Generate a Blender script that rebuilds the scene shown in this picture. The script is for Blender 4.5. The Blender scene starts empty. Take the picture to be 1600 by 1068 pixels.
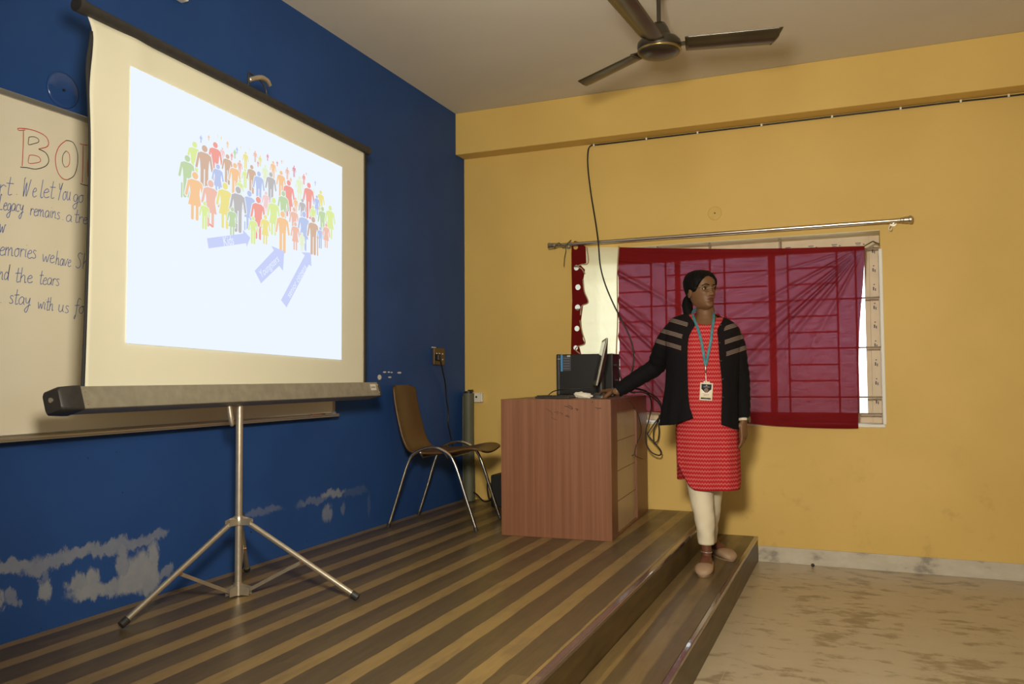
import bpy, bmesh, math, random
import numpy as np
from mathutils import Vector, Matrix
random.seed(7)
S = bpy.context.scene
COL = S.collection
PI = math.pi

# ------------------------------------------------------------------ camera
FPX = 1282.93
YAW, PITCH, ROLL = -0.39623, 0.0437, -0.00642
CAM = np.array([2.73027, -5.60032, 1.2])
_f = np.array([math.sin(YAW)*math.cos(PITCH), math.cos(YAW)*math.cos(PITCH), math.sin(PITCH)])
_r = np.array([math.cos(YAW), -math.sin(YAW), 0.0])
_u = np.cross(_r, _f)
_r2 = math.cos(ROLL)*_r + math.sin(ROLL)*_u
_u2 = -math.sin(ROLL)*_r + math.cos(ROLL)*_u
cam_data = bpy.data.cameras.new('camera')
cam_data.sensor_width = 36.0
cam_data.lens = FPX*36.0/1600.0
cam_data.clip_start = 0.05
cam = bpy.data.objects.new('camera', cam_data)
COL.objects.link(cam)
cam.matrix_world = Matrix(((_r2[0], _u2[0], -_f[0], CAM[0]), (_r2[1], _u2[1], -_f[1], CAM[1]),
                           (_r2[2], _u2[2], -_f[2], CAM[2]), (0, 0, 0, 1)))
S.camera = cam

# ------------------------------------------------------------------ world, lights, exposure
W = bpy.data.worlds.new('daylight')
S.world = W
W.use_nodes = True
wn = W.node_tree.nodes; wl = W.node_tree.links
wn.clear()
w_out = wn.new('ShaderNodeOutputWorld'); w_bg = wn.new('ShaderNodeBackground')
w_tc = wn.new('ShaderNodeTexCoord'); w_sep = wn.new('ShaderNodeSeparateXYZ'); w_rmp = wn.new('ShaderNodeValToRGB')
wl.new(w_tc.outputs['Generated'], w_sep.inputs[0])
w_add = wn.new('ShaderNodeMath'); w_add.operation = 'MULTIPLY_ADD'; w_add.inputs[1].default_value = 0.5; w_add.inputs[2].default_value = 0.5
wl.new(w_sep.outputs['Z'], w_add.inputs[0]); wl.new(w_add.outputs[0], w_rmp.inputs[0])
w_rmp.color_ramp.elements[0].position = 0.485; w_rmp.color_ramp.elements[0].color = (0.72, 0.72, 0.66, 1)
w_rmp.color_ramp.elements[1].position = 0.525; w_rmp.color_ramp.elements[1].color = (0.86, 0.93, 1.0, 1)
wl.new(w_rmp.outputs[0], w_bg.inputs['Color'])
w_bg.inputs['Strength'].default_value = 4.6
wl.new(w_bg.outputs[0], w_out.inputs['Surface'])

def light(name, kind, loc, aim, power, color, size=0.3, size_y=None, angle=120):
    d = bpy.data.lights.new(name, kind)
    d.energy = power; d.color = color
    if kind == 'AREA':
        d.shape = 'RECTANGLE'; d.size = size; d.size_y = size_y or size
    if kind == 'SPOT':
        d.spot_size = math.radians(angle); d.spot_blend = 1.0; d.shadow_soft_size = size
    o = bpy.data.objects.new(name, d); COL.objects.link(o)
    o.location = loc
    o.rotation_euler = (Vector(aim)-Vector(loc)).to_track_quat('-Z', 'Y').to_euler()
    return o
# flash held above the camera and tipped upwards, an added overhead fill lamp out of view, daylight from the windows behind
light('flash_lamp', 'SPOT', (2.45, -5.15, 1.72), (1.4, 0.0, 1.75), 500, (1.0, 0.91, 0.74), 0.16, angle=128)
light('fill_light_rear', 'AREA', (3.2, -6.6, 3.1), (3.0, -6.2, 0), 20, (1.0, 0.91, 0.74), 1.2, 0.3)
light('daylight_rear_window', 'AREA', (5.6, -5.4, 1.7), (0.5, -1.8, 1.0), 16, (0.80, 0.90, 1.0), 1.6, 1.2)

S.view_settings.view_transform = 'Standard'
S.view_settings.look = 'None'
S.view_settings.gamma = 1.0
S.view_settings.use_curve_mapping = False
S.view_settings.exposure = 0.0

# ------------------------------------------------------------------ measuring helpers (pixel of the photo -> point on a real plane)
def ray(px, py):
    return _f + _r2*(px-800)/FPX - _u2*(py-534)/FPX
def on_x(px, py, x):
    d = ray(px, py); t = (x-CAM[0])/d[0]; return Vector(CAM+t*d)
def on_y(px, py, y):
    d = ray(px, py); t = (y-CAM[1])/d[1]; return Vector(CAM+t*d)
def on_z(px, py, z):
    d = ray(px, py); t = (z-CAM[2])/d[2]; return Vector(CAM+t*d)
def on_plane(px, py, p, n):
    d = ray(px, py); n = np.array(n); t = ((np.array(p)-CAM)@n)/(d@n); return Vector(CAM+t*d)

# ------------------------------------------------------------------ materials
def mat(name, color, rough=0.5, metal=0.0, noise=0.0, nscale=8.0, stretch=(1, 1, 1), bump=0.0, bscale=60.0, spec=0.5, coat=0.0):
    m = bpy.data.materials.new(name); m.use_nodes = True
    nt = m.node_tree; b = nt.nodes['Principled BSDF']
    b.inputs['Base Color'].default_value = (*color, 1); b.inputs['Roughness'].default_value = rough
    b.inputs['Metallic'].default_value = metal; b.inputs['Specular IOR Level'].default_value = spec
    b.inputs['Coat Weight'].default_value = coat
    tc = nt.nodes.new('ShaderNodeTexCoord'); mp = nt.nodes.new('ShaderNodeMapping')
    mp.inputs['Scale'].default_value = stretch
    nt.links.new(tc.outputs['Object'], mp.inputs[0])
    if noise > 0:
        n = nt.nodes.new('ShaderNodeTexNoise'); n.inputs['Scale'].default_value = nscale; n.inputs['Detail'].default_value = 5
        nt.links.new(mp.outputs[0], n.inputs['Vector'])
        r = nt.nodes.new('ShaderNodeValToRGB')
        r.color_ramp.elements[0].position = 0.3; r.color_ramp.elements[1].position = 0.7
        r.color_ramp.elements[0].color = (*[c*(1-noise) for c in color], 1)
        r.color_ramp.elements[1].color = (*[min(1, c*(1+noise)) for c in color], 1)
        nt.links.new(n.outputs['Fac'], r.inputs[0]); nt.links.new(r.outputs[0], b.inputs['Base Color'])
    if bump > 0:
        n2 = nt.nodes.new('ShaderNodeTexNoise'); n2.inputs['Scale'].default_value = bscale; n2.inputs['Detail'].default_value = 4
        nt.links.new(mp.outputs[0], n2.inputs['Vector'])
        bp = nt.nodes.new('ShaderNodeBump'); bp.inputs['Strength'].default_value = bump; bp.inputs['Distance'].default_value = 0.01
        nt.links.new(n2.outputs['Fac'], bp.inputs['Height']); nt.links.new(bp.outputs[0], b.inputs['Normal'])
    return m
class NT:
    """small helper for node graphs"""
    def __init__(s, m):
        s.nt = m.node_tree; s.b = s.nt.nodes['Principled BSDF']
        s.tc = s.nt.nodes.new('ShaderNodeTexCoord').outputs['Object']
        s.sep = s.nt.nodes.new('ShaderNodeSeparateXYZ'); s.nt.links.new(s.tc, s.sep.inputs[0])
        s.x, s.y, s.z = s.sep.outputs
    def put(s, sock, v):
        if hasattr(v, 'is_linked') or isinstance(v, bpy.types.NodeSocket): s.nt.links.new(v, sock)
        else: sock.default_value = v
    def m(s, op, a, b=0.0, c=0.0, clamp=False):
        n = s.nt.nodes.new('ShaderNodeMath'); n.operation = op; n.use_clamp = clamp
        for i, v in enumerate((a, b, c)): s.put(n.inputs[i], v)
        return n.outputs[0]
    def comb(s, x, y, z):
        n = s.nt.nodes.new('ShaderNodeCombineXYZ')
        for i, v in enumerate((x, y, z)): s.put(n.inputs[i], v)
        return n.outputs[0]
    def noise(s, vec, scale, detail=4, rough=0.5, color=False):
        n = s.nt.nodes.new('ShaderNodeTexNoise'); s.nt.links.new(vec, n.inputs['Vector'])
        n.inputs['Scale'].default_value = scale; n.inputs['Detail'].default_value = detail; n.inputs['Roughness'].default_value = rough
        return n.outputs['Color' if color else 'Fac']
    def white(s, v):
        n = s.nt.nodes.new('ShaderNodeTexWhiteNoise'); n.noise_dimensions = '1D'; s.put(n.inputs['W'], v); return n.outputs['Value']
    def ramp(s, v, stops):
        n = s.nt.nodes.new('ShaderNodeValToRGB'); s.put(n.inputs[0], v)
        e = n.color_ramp.elements
        while len(e) < len(stops): e.new(0.5)
        for i, (p, c) in enumerate(stops):
            e[i].position = p; e[i].color = (*c, 1) if len(c) == 3 else c
        return n.outputs[0]
    def step(s, v, a, b):
        n = s.nt.nodes.new('ShaderNodeMapRange'); n.interpolation_type = 'SMOOTHSTEP'
        s.put(n.inputs['Value'], v); n.inputs['From Min'].default_value = a; n.inputs['From Max'].default_value = b
        return n.outputs[0]
    def mix(s, f, a, b):
        n = s.nt.nodes.new('ShaderNodeMix'); n.data_type = 'RGBA'
        s.put(n.inputs['Factor'], f)
        for k, v in (('A', a), ('B', b)):
            sk = [i for i in n.inputs if i.name == k and i.type == 'RGBA'][0]
            s.put(sk, v if isinstance(v, bpy.types.NodeSocket) else (*v, 1))
        return [o for o in n.outputs if o.type == 'RGBA'][0]
    def base(s, v): s.nt.links.new(v, s.b.inputs['Base Color'])
    def bump(s, h, strength=0.2, dist=0.01):
        bp = s.nt.nodes.new('ShaderNodeBump'); bp.inputs['Strength'].default_value = strength; bp.inputs['Distance'].default_value = dist
        s.nt.links.new(h, bp.inputs['Height']); s.nt.links.new(bp.outputs[0], s.b.inputs['Normal'])
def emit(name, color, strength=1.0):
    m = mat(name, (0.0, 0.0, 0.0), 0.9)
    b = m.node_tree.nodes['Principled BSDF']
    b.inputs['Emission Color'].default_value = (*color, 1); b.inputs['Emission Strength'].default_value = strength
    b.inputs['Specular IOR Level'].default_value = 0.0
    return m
def srgb(r, g, b):
    f = lambda c: (c/255/12.92) if c/255 <= 0.04045 else ((c/255+0.055)/1.055)**2.4
    return (f(r), f(g), f(b))

# ------------------------------------------------------------------ mesh helpers
ROOTS = {}
def props(o, label=None, cat=None, group=None, kind=None):
    for k, v in (('label', label), ('category', cat), ('group', group), ('kind', kind)):
        if v: o[k] = v
    return o
def thing(name, loc, rz, label, cat, group=None):
    o = bpy.data.objects.new(name, None); COL.objects.link(o)
    o.empty_display_size = 0.05
    o.location = loc; o.rotation_euler = (0, 0, rz)
    ROOTS[o.name] = Matrix.Translation(Vector(loc)) @ Matrix.Rotation(rz, 4, 'Z')
    return props(o, label, cat, group)
class MB:
    def __init__(s): s.v = []; s.f = []; s.m = []; s.uv = None; s.attr = None
    def add(s, vs, fs, mi=0):
        k = len(s.v); s.v += [Vector(v) for v in vs]
        for f in fs: s.f.append([i+k for i in f]); s.m.append(mi)
        return s
    def quad(s, a, b, c, d, mi=0): return s.add([a, b, c, d], [(0, 1, 2, 3)], mi)
    def box(s, lo, hi, mi=0, M=None):
        x0, y0, z0 = lo; x1, y1, z1 = hi
        vs = [Vector(p) for p in ((x0,y0,z0),(x1,y0,z0),(x1,y1,z0),(x0,y1,z0),(x0,y0,z1),(x1,y0,z1),(x1,y1,z1),(x0,y1,z1))]
        if M is not None: vs = [M @ v for v in vs]
        return s.add(vs, [(3,2,1,0),(4,5,6,7),(0,1,5,4),(1,2,6,5),(2,3,7,6),(3,0,4,7)], mi)
    def grid(s, fn, nu, nv, mi=0, closed_u=False):
        k = len(s.v)
        for j in range(nv+1):
            for i in range(nu if closed_u else nu+1):
                s.v.append(Vector(fn(i/nu, j/nv)))
        w = nu if closed_u else nu+1
        for j in range(nv):
            for i in range(nu):
                a = k+j*w+i; b = k+j*w+(i+1) % w if closed_u else a+1
                s.f.append([a, b, b+w, a+w]); s.m.append(mi)
        return s
    def loft(s, rings, mi=0, cap=True):
        k = len(s.v); n = len(rings[0])
        for r in rings: s.v += [Vector(p) for p in r]
        for j in range(len(rings)-1):
            for i in range(n):
                i2 = (i+1) % n
                s.f.append([k+j*n+i, k+j*n+i2, k+(j+1)*n+i2, k+(j+1)*n+i]); s.m.append(mi)
        if cap:
            s.f.append([k+i for i in reversed(range(n))]); s.m.append(mi)
            s.f.append([k+(len(rings)-1)*n+i for i in range(n)]); s.m.append(mi)
        return s
    def tube(s, pts, r, n=10, mi=0, cap=True, flat=None):
        pts = [Vector(p) for p in pts]; L = len(pts)
        rr = r if isinstance(r, (list, tuple)) else [r]*L
        t0 = (pts[1]-pts[0]).normalized()
        up = Vector((0, 0, 1)) if abs(t0.z) < 0.9 else Vector((1, 0, 0))
        nx = t0.cross(up).normalized(); rings = []
        for i in range(L):
            t = (pts[min(i+1, L-1)]-pts[max(i-1, 0)]).normalized()
            nx = (nx - t*nx.dot(t)).normalized(); ny = t.cross(nx)
            ra = rr[i]; rb = ra*(flat if flat else 1)
            rings.append([pts[i]+nx*ra*math.cos(2*PI*k/n)+ny*rb*math.sin(2*PI*k/n) for k in range(n)])
        return s.loft(rings, mi, cap)
    def lathe(s, prof, c, n=24, mi=0, M=None):
        rings = []
        for r, z in prof:
            ring = [Vector((r*math.cos(2*PI*k/n), r*math.sin(2*PI*k/n), z)) for k in range(n)]
            if M is not None: ring = [M @ p for p in ring]
            rings.append([p+Vector(c) for p in ring])
        return s.loft(rings, mi, True)
    def ball(s, c, r, mi=0, nu=16, nv=10, M=None):
        r3 = r if isinstance(r, (list, tuple)) else (r, r, r)
        def fn(u, v):
            th = 2*PI*u; ph = PI*(v*0.998+0.001)
            p = Vector((r3[0]*math.sin(ph)*math.cos(th), r3[1]*math.sin(ph)*math.sin(th), -r3[2]*math.cos(ph)))
            if M is not None: p = M @ p
            return p+Vector(c)
        return s.grid(fn, nu, nv, mi, True)
    def prism(s, poly, d, mi=0):
        """poly: 3D outline, d: extrusion vector"""
        n = len(poly); d = Vector(d); P = [Vector(p) for p in poly]
        return s.add(P+[p+d for p in P], [list(range(n))[::-1], [n+i for i in range(n)]]+[[i, (i+1) % n, n+(i+1) % n, n+i] for i in range(n)], mi)
    def xf(s, M):
        s.v = [M @ v for v in s.v]; return s
    def build_split(s, name, mats, parent=None, **k):
        """one object per separate piece"""
        n = len(s.v); par = list(range(n))
        def find(i):
            while par[i] != i: par[i] = par[par[i]]; i = par[i]
            return i
        for f in s.f:
            for b in f[1:]: par[find(b)] = find(f[0])
        groups = {}
        for f, m in zip(s.f, s.m): groups.setdefault(find(f[0]), []).append((f, m))
        out = []
        for fl in groups.values():
            q = MB(); mp = {}
            for f, m in fl:
                q.f.append([mp.setdefault(i, len(mp)) for i in f]); q.m.append(m)
            q.v = [None]*len(mp)
            for i, j in mp.items(): q.v[j] = s.v[i]
            out.append(q.build(name, mats, parent, **k))
        return out
    def weld(s, d=1e-4):
        bm = bmesh.new(); me = bpy.data.meshes.new('w'); me.from_pydata([tuple(v) for v in s.v], [], s.f); bm.from_mesh(me)
        at = bm.verts.layers.float_vector.new('coord') if s.attr is not None else None
        bm.verts.ensure_lookup_table()
        if at:
            for i, v in enumerate(bm.verts): v[at] = s.attr[i]
        bmesh.ops.remove_doubles(bm, verts=bm.verts, dist=d); bm.verts.index_update()
        s.v = [v.co.copy() for v in bm.verts]; s.f = [[v.index for v in f.verts] for f in bm.faces]; s.m = [0]*len(s.f)
        if at: s.attr = [tuple(v[at]) for v in bm.verts]
        bm.free(); bpy.data.meshes.remove(me); return s
    def build(s, name, mats, parent=None, smooth=False, bevel=0, origin=None, local=False, seg=2, solid=0, sub=0, auto=None, fix=True):
        me = bpy.data.meshes.new(name)
        M = Matrix.Identity(4)
        top = parent
        while top is not None and top.parent is not None: top = top.parent
        if top is not None: M = ROOTS.get(top.name, Matrix.Translation(top.location))
        elif origin is not None: M = Matrix.Translation(Vector(origin))
        inv = M.inverted()
        vs = s.v if local else [inv @ v for v in s.v]
        me.from_pydata([tuple(v) for v in vs], [], s.f)
        mats = mats if isinstance(mats, (list, tuple)) else [mats]
        for m in mats: me.materials.append(m)
        me.polygons.foreach_set('material_index', s.m)
        if s.attr is not None:
            a = me.attributes.new('coord', 'FLOAT_VECTOR', 'POINT')
            a.data.foreach_set('vector', [c for t in s.attr for c in t])
        if fix and not solid:
            bm = bmesh.new(); bm.from_mesh(me); bmesh.ops.recalc_face_normals(bm, faces=bm.faces); bm.to_mesh(me); bm.free()
        if smooth:
            me.polygons.foreach_set('use_smooth', [True]*len(me.polygons))
            if auto is not None: me.set_sharp_from_angle(angle=math.radians(auto))
        me.update()
        o = bpy.data.objects.new(name, me); COL.objects.link(o)
        if parent is not None: o.parent = parent
        elif origin is not None: o.location = origin
        if bevel:
            b = o.modifiers.new('bevel', 'BEVEL'); b.width = bevel; b.segments = seg; b.limit_method = 'ANGLE'; b.angle_limit = math.radians(40)
        if solid:
            b = o.modifiers.new('solid', 'SOLIDIFY'); b.thickness = solid; b.offset = 0
        if sub:
            b = o.modifiers.new('sub', 'SUBSURF'); b.levels = sub; b.render_levels = sub
        return o
def spline(pts, n=8):
    """Catmull-Rom through the points"""
    P = [Vector(p) for p in pts]; out = []
    for i in range(len(P)-1):
        a = P[max(i-1, 0)]; b = P[i]; c = P[i+1]; d = P[min(i+2, len(P)-1)]
        for k in range(n):
            t = k/n
            out.append(0.5*((2*b)+(c-a)*t+(2*a-5*b+4*c-d)*t*t+(3*b-a-3*c+d)*t*t*t))
    out.append(P[-1]); return out
def curve_mesh(outer, holes=(), text=None, size=1.0):
    """2D filled outline with holes, or text, as (verts, faces)"""
    if text:
        cu = bpy.data.curves.new('t', 'FONT'); cu.body = text; cu.size = size; cu.align_x = 'CENTER'; cu.align_y = 'CENTER'
    else:
        cu = bpy.data.curves.new('t', 'CURVE'); cu.dimensions = '2D'; cu.fill_mode = 'BOTH'
        for loop in [outer]+list(holes):
            sp = cu.splines.new('POLY'); sp.points.add(len(loop)-1)
            for i, p in enumerate(loop): sp.points[i].co = (p[0], p[1], 0, 1)
            sp.use_cyclic_u = True
    o = bpy.data.objects.new('t', cu); COL.objects.link(o)
    dg = bpy.context.evaluated_depsgraph_get()
    me = bpy.data.meshes.new_from_object(o.evaluated_get(dg))
    vs = [tuple(v.co) for v in me.vertices]; fs = [list(p.vertices) for p in me.polygons]
    bpy.data.objects.remove(o); bpy.data.curves.remove(cu); bpy.data.meshes.remove(me)
    return vs, fs
def lerp(a, b, t): return a+(b-a)*t
def table(rows, z):
    """interpolate rows [(key, a, b, ...)] sorted by key"""
    if z <= rows[0][0]: return rows[0][1:]
    for r0, r1 in zip(rows, rows[1:]):
        if z <= r1[0]:
            t = (z-r0[0])/(r1[0]-r0[0]); return tuple(lerp(p, q, t) for p, q in zip(r0[1:], r1[1:]))
    return rows[-1][1:]
def smooth_table(rows, z):
    ks = [r[0] for r in rows]
    if z <= ks[0]: return rows[0][1:]
    if z >= ks[-1]: return rows[-1][1:]
    i = max(k for k in range(len(ks)) if ks[k] <= z); i = min(i, len(ks)-2)
    t = (z-ks[i])/(ks[i+1]-ks[i]); a = rows[max(i-1, 0)]; b = rows[i]; c = rows[i+1]; d = rows[min(i+2, len(rows)-1)]
    out = []
    for k in range(1, len(b)):
        m1 = (c[k]-a[k])/(c[0]-a[0])*(c[0]-b[0]); m2 = (d[k]-b[k])/(d[0]-b[0])*(c[0]-b[0])
        out.append((2*t**3-3*t*t+1)*b[k]+(t**3-2*t*t+t)*m1+(-2*t**3+3*t*t)*c[k]+(t**3-t*t)*m2)
    return tuple(out)

# ------------------------------------------------------------------ room dimensions
H, HB, DB, HS, HT, XS, XT, HBASE = 3.183, 2.869, 0.151, 0.2964, 0.1584, 1.839, 2.118, 0.101
RX, RY = 6.2, -8.2              # right wall and rear wall (outside the picture)
WX0, WX1, WZ0, WZ1 = 0.856, 2.888, 0.893, 2.112   # window opening

# paints
m_yellow = mat('yellow_wall_paint', (0.70, 0.47, 0.13), 0.55, spec=0.25)
g = NT(m_yellow)
n1 = g.noise(g.tc, 1.1, 3); n2 = g.noise(g.tc, 6.0, 5, 0.6)
c = g.mix(g.step(n1, 0.35, 0.7), (0.66, 0.445, 0.128), (0.72, 0.495, 0.15))
low = g.m('MULTIPLY', g.step(g.z, 1.0, 0.25), g.step(n2, 0.56, 0.74))
c = g.mix(g.m('MULTIPLY', low, 0.38), c, (0.38, 0.24, 0.07))
g.base(c)
g.bump(g.noise(g.tc, 3.0, 4, 0.55), 0.10, 0.03)

m_ceiling = mat('ceiling_paint', (0.68, 0.63, 0.53), 0.75, noise=0.03, nscale=1.5, bump=0.05, bscale=9, spec=0.2)
m_white = mat('white_paint', (0.75, 0.68, 0.55), 0.7)

m_blue = mat('blue_wall_paint', (0.03, 0.075, 0.25), 0.5, spec=0.16)
g = NT(m_blue)
wob = g.noise(g.comb(g.x, g.m('MULTIPLY', g.y, 1.5), g.m('MULTIPLY', g.z, 0.8)), 7.0, 7, 0.72, color=True)
sepw = g.nt.nodes.new('ShaderNodeSeparateColor'); g.nt.links.new(wob, sepw.inputs[0])
yy = g.m('MULTIPLY_ADD', g.m('SUBTRACT', sepw.outputs[0], 0.5), 0.13, g.y)
zz = g.m('MULTIPLY_ADD', g.m('SUBTRACT', sepw.outputs[1], 0.5), 0.15, g.z)
# flaked patches low on the wall: (pixel centre, half width px, half height px, weight)
FL = [((20,886),45,9,.75),((80,881),50,9,.7),((120,865),35,9,.75),((170,854),45,9,.7),((215,849),30,8,.65),((240,838),22,8,.55),
      ((70,925),9,16,.9),((68,900),5,14,.45),((17,933),10,9,.6),((30,940),6,8,.5),((-4,942),12,14,.9),
      ((140,924),32,11,1.0),((144,905),14,16,1.0),((122,914),18,10,.9),((170,916),20,9,.9),((192,878),9,28,.8),((203,910),24,15,1.0),((218,893),24,24,1.0),((238,880),9,28,.95),((235,903),18,16,.9),((258,894),12,6,.6),
      ((495,781),32,5,.35),((520,770),20,5,.75),((512,803),8,11,.6),((405,800),40,6,.3),((576,790),4,18,.14),((555,768),22,6,.14),((536,794),4,8,.35)]
fld = None
for (px, py), hw, hh, wt in FL:
    p = on_x(px, py, 0); py0 = on_x(px-hw, py, 0).y; py1 = on_x(px+hw, py, 0).y; hz = abs(on_x(px, py-hh, 0).z-p.z)
    slope = 0.0
    a = g.m('DIVIDE', g.m('SUBTRACT', yy, p.y), abs(py1-py0)/2)
    b = g.m('DIVIDE', g.m('SUBTRACT', zz, p.z), hz*1.25)
    d = g.m('SQRT', g.m('ADD', g.m('MULTIPLY', a, a), g.m('MULTIPLY', b, b)))
    v = g.m('MULTIPLY', g.m('SUBTRACT', 1.0, g.step(d, 0.66, 1.18)), wt)
    fld = v if fld is None else g.m('MAXIMUM', fld, v)
fine = g.noise(g.tc, 14, 6, 0.7)
fld = g.m('MULTIPLY', fld, g.m('MULTIPLY_ADD', fine, 0.5, 0.6), clamp=True)
cb = g.mix(g.step(g.noise(g.tc, 2.0, 3), 0.3, 0.7), (0.0195, 0.063, 0.212), (0.023, 0.073, 0.242))
cb = g.mix(fld, cb, (0.30, 0.31, 0.32))
# small chips of bare plaster beside the screen and a dusting of dark specks
chip = None
for (px, py), hw, hh in [((593,589),3,4),((601,581),2.6,1.3),((607.5,581),1.8,1.2),((612,581.5),1.6,1.0),((624,582),3.2,1.4),((609,589),2.6,1.3)]:
    p = on_x(px, py, 0); wy = abs(on_x(px+hw, py, 0).y-p.y); hz = abs(on_x(px, py+hh, 0).z-p.z)
    a = g.m('DIVIDE', g.m('SUBTRACT', g.y, p.y), wy); b = g.m('DIVIDE', g.m('SUBTRACT', g.z, p.z), hz)
    v = g.m('LESS_THAN', g.m('ADD', g.m('MULTIPLY', a, a), g.m('MULTIPLY', b, b)), 1.0)
    chip = v if chip is None else g.m('MAXIMUM', chip, v)
cb = g.mix(chip, cb, (0.62, 0.58, 0.50))
sp = g.step(g.noise(g.tc, 38, 2), 0.74, 0.78)
sp = g.m('MULTIPLY', sp, g.m('LESS_THAN', g.z, 1.0))
cb = g.mix(sp, cb, (0.01, 0.015, 0.03))
g.base(cb)
g.bump(g.noise(g.tc, 4.0, 4, 0.55), 0.08, 0.03)

m_marble = mat('floor_marble', (0.4, 0.32, 0.2), 0.32, spec=0.45)
g = NT(m_marble)
v = g.comb(g.m('MULTIPLY', g.x, 1.3), g.m('MULTIPLY', g.y, 2.2), 0.0)
n1 = g.noise(v, 5.5, 6, 0.6); n2 = g.noise(v, 1.6, 4, 0.5)
st = g.m('ADD', g.m('MULTIPLY', n1, 0.75), g.m('MULTIPLY', n2, 0.35))
c = g.ramp(st, [(0.0, (0.52, 0.44, 0.30)), (0.575, (0.47, 0.39, 0.26)), (0.64, (0.30, 0.24, 0.15)), (0.78, (0.22, 0.17, 0.10))])
jx = g.m('PINGPONG', g.m('ADD', g.x, 0.29), 0.625)
jy = g.m('PINGPONG', g.m('ADD', g.y, 1.9), 0.625)
joint = g.m('LESS_THAN', g.m('MINIMUM', jx, jy), 0.0022)
g.base(g.mix(g.m('MULTIPLY', joint, 0.5), c, (0.5, 0.42, 0.28)))

m_skirt = mat('skirting_marble', (0.55, 0.49, 0.38), 0.4)
g = NT(m_skirt)
n1 = g.noise(g.comb(g.x, g.y, g.m('MULTIPLY', g.z, 1.6)), 6.0, 5, 0.6)
g.base(g.ramp(n1, [(0.3, (0.60, 0.55, 0.44)), (0.55, (0.52, 0.46, 0.36)), (0.66, (0.27, 0.24, 0.20)), (0.8, (0.4, 0.36, 0.29))]))

def plank_material(name, shift=0.0, dim=1.0, stops=None):
    m = mat(name, (0.1, 0.07, 0.04), 0.36, spec=0.28)
    g = NT(m)
    wig = g.m('MULTIPLY', g.m('SUBTRACT', g.noise(g.comb(g.m('MULTIPLY', g.x, 6.0), g.m('MULTIPLY', g.y, 2.2), 0.0), 2.0, 5, 0.7), 0.5), 0.016)
    xx = g.m('ADD', g.m('ADD', g.x, shift), wig)
    per = 0.181
    q = g.m('DIVIDE', xx, per); idx = g.m('FLOOR', q); fr = g.m('FRACT', q)
    yq = g.m('FLOOR', g.m('MULTIPLY_ADD', g.y, 0.62, g.m('MULTIPLY', g.white(idx), 3.0)))
    rnd = g.white(g.m('MULTIPLY_ADD', idx, 7.31, yq)); rnd2 = g.white(g.m('MULTIPLY_ADD', idx, 3.17, 11.3))
    lim = g.m('MULTIPLY_ADD', rnd2, 0.06, 0.34)
    light_ = g.m('SUBTRACT', 1.0, g.step(g.m('SUBTRACT', fr, lim), -0.012, 0.012))
    half = g.m('GREATER_THAN', fr, 0.66)
    if stops:
        light_ = g.ramp(g.m('DIVIDE', g.m('SUBTRACT', xx, 1.8), 0.4), [((p-1.8)/0.4, (k, k, k)) for p, k in stops])
    grain = g.noise(g.comb(g.m('MULTIPLY', g.x, 40.0), g.m('MULTIPLY', g.y, 2.0), g.m('MULTIPLY', rnd, 5.0)), 2.2, 8, 0.75)
    blot = g.noise(g.comb(g.m('MULTIPLY', g.x, 5.0), g.m('MULTIPLY', g.y, 1.5), 0.0), 2.2, 4, 0.6)
    dk = g.mix(grain, (0.050*dim, 0.034*dim, 0.016*dim), (0.160*dim, 0.113*dim, 0.055*dim))
    dk2 = g.mix(grain, (0.085*dim, 0.058*dim, 0.027*dim), (0.20*dim, 0.142*dim, 0.068*dim))
    dk = g.mix(g.m('MULTIPLY', half, rnd), dk, dk2)
    lt = g.mix(grain, (0.18*dim, 0.118*dim, 0.040*dim), (0.37*dim, 0.25*dim, 0.10*dim))
    c = g.mix(light_, dk, lt)
    c = g.mix(g.m('MULTIPLY', g.step(blot, 0.45, 0.7), 0.35), c, (0.10*dim, 0.072*dim, 0.045*dim))
    g.base(c)
    g.bump(grain, 0.08, 0.004)
    rg = g.m('MULTIPLY_ADD', blot, 0.22, 0.22); g.nt.links.new(rg, g.b.inputs['Roughness'])
    return m
m_plank = plank_material('laminate_planks', 0.913)   # the stage origin lies at x = 0.9
m_plank_riser = mat('laminate_riser', (0.085, 0.054, 0.018), 0.4, noise=0.35, nscale=3, stretch=(10, 1.2, 10))
m_nosing = mat('brown_nosing_strip', (0.13, 0.085, 0.075), 0.10, noise=0.15, nscale=3, spec=0.8, coat=0.5, bump=0.06, bscale=16)

# ------------------------------------------------------------------ room shell
def slab(name, lo, hi, m, bev=0):
    return props(MB().box(lo, hi).build(name, m, bevel=bev), kind='structure')
slab('floor', (-0.2, RY-0.2, -0.12), (RX+0.2, 0.3, 0.0), m_marble)
slab('ceiling', (-0.2, RY-0.2, H), (RX+0.2, 0.3, H+0.15), m_ceiling)
slab('wall_left', (-0.2, RY-0.2, 0.0), (0.0, 0.3, H), m_blue)
slab('wall_right', (RX, RY-0.2, 0.0), (RX+0.2, 0.3, H), m_yellow)
slab('wall_rear', (0.0, RY-0.2, 0.0), (RX, RY, H), m_yellow)
wb = MB()
wb.box((0.0, 0.0, 0.0), (WX0, 0.3, H)); wb.box((WX1, 0.0, 0.0), (RX, 0.3, H))
wb.box((WX0, 0.0, 0.0), (WX1, 0.3, WZ0)); wb.box((WX0, 0.0, WZ1), (WX1, 0.3, H))
props(wb.build('wall_back', m_yellow), kind='structure')
slab('trim_1', (0.0, -DB, HB), (RX, -0.0005, H), m_yellow, 0.006)
slab('baseboard_back', (XT, -0.012, 0.0), (RX, -0.0005, HBASE), m_skirt, 0.002)

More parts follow.
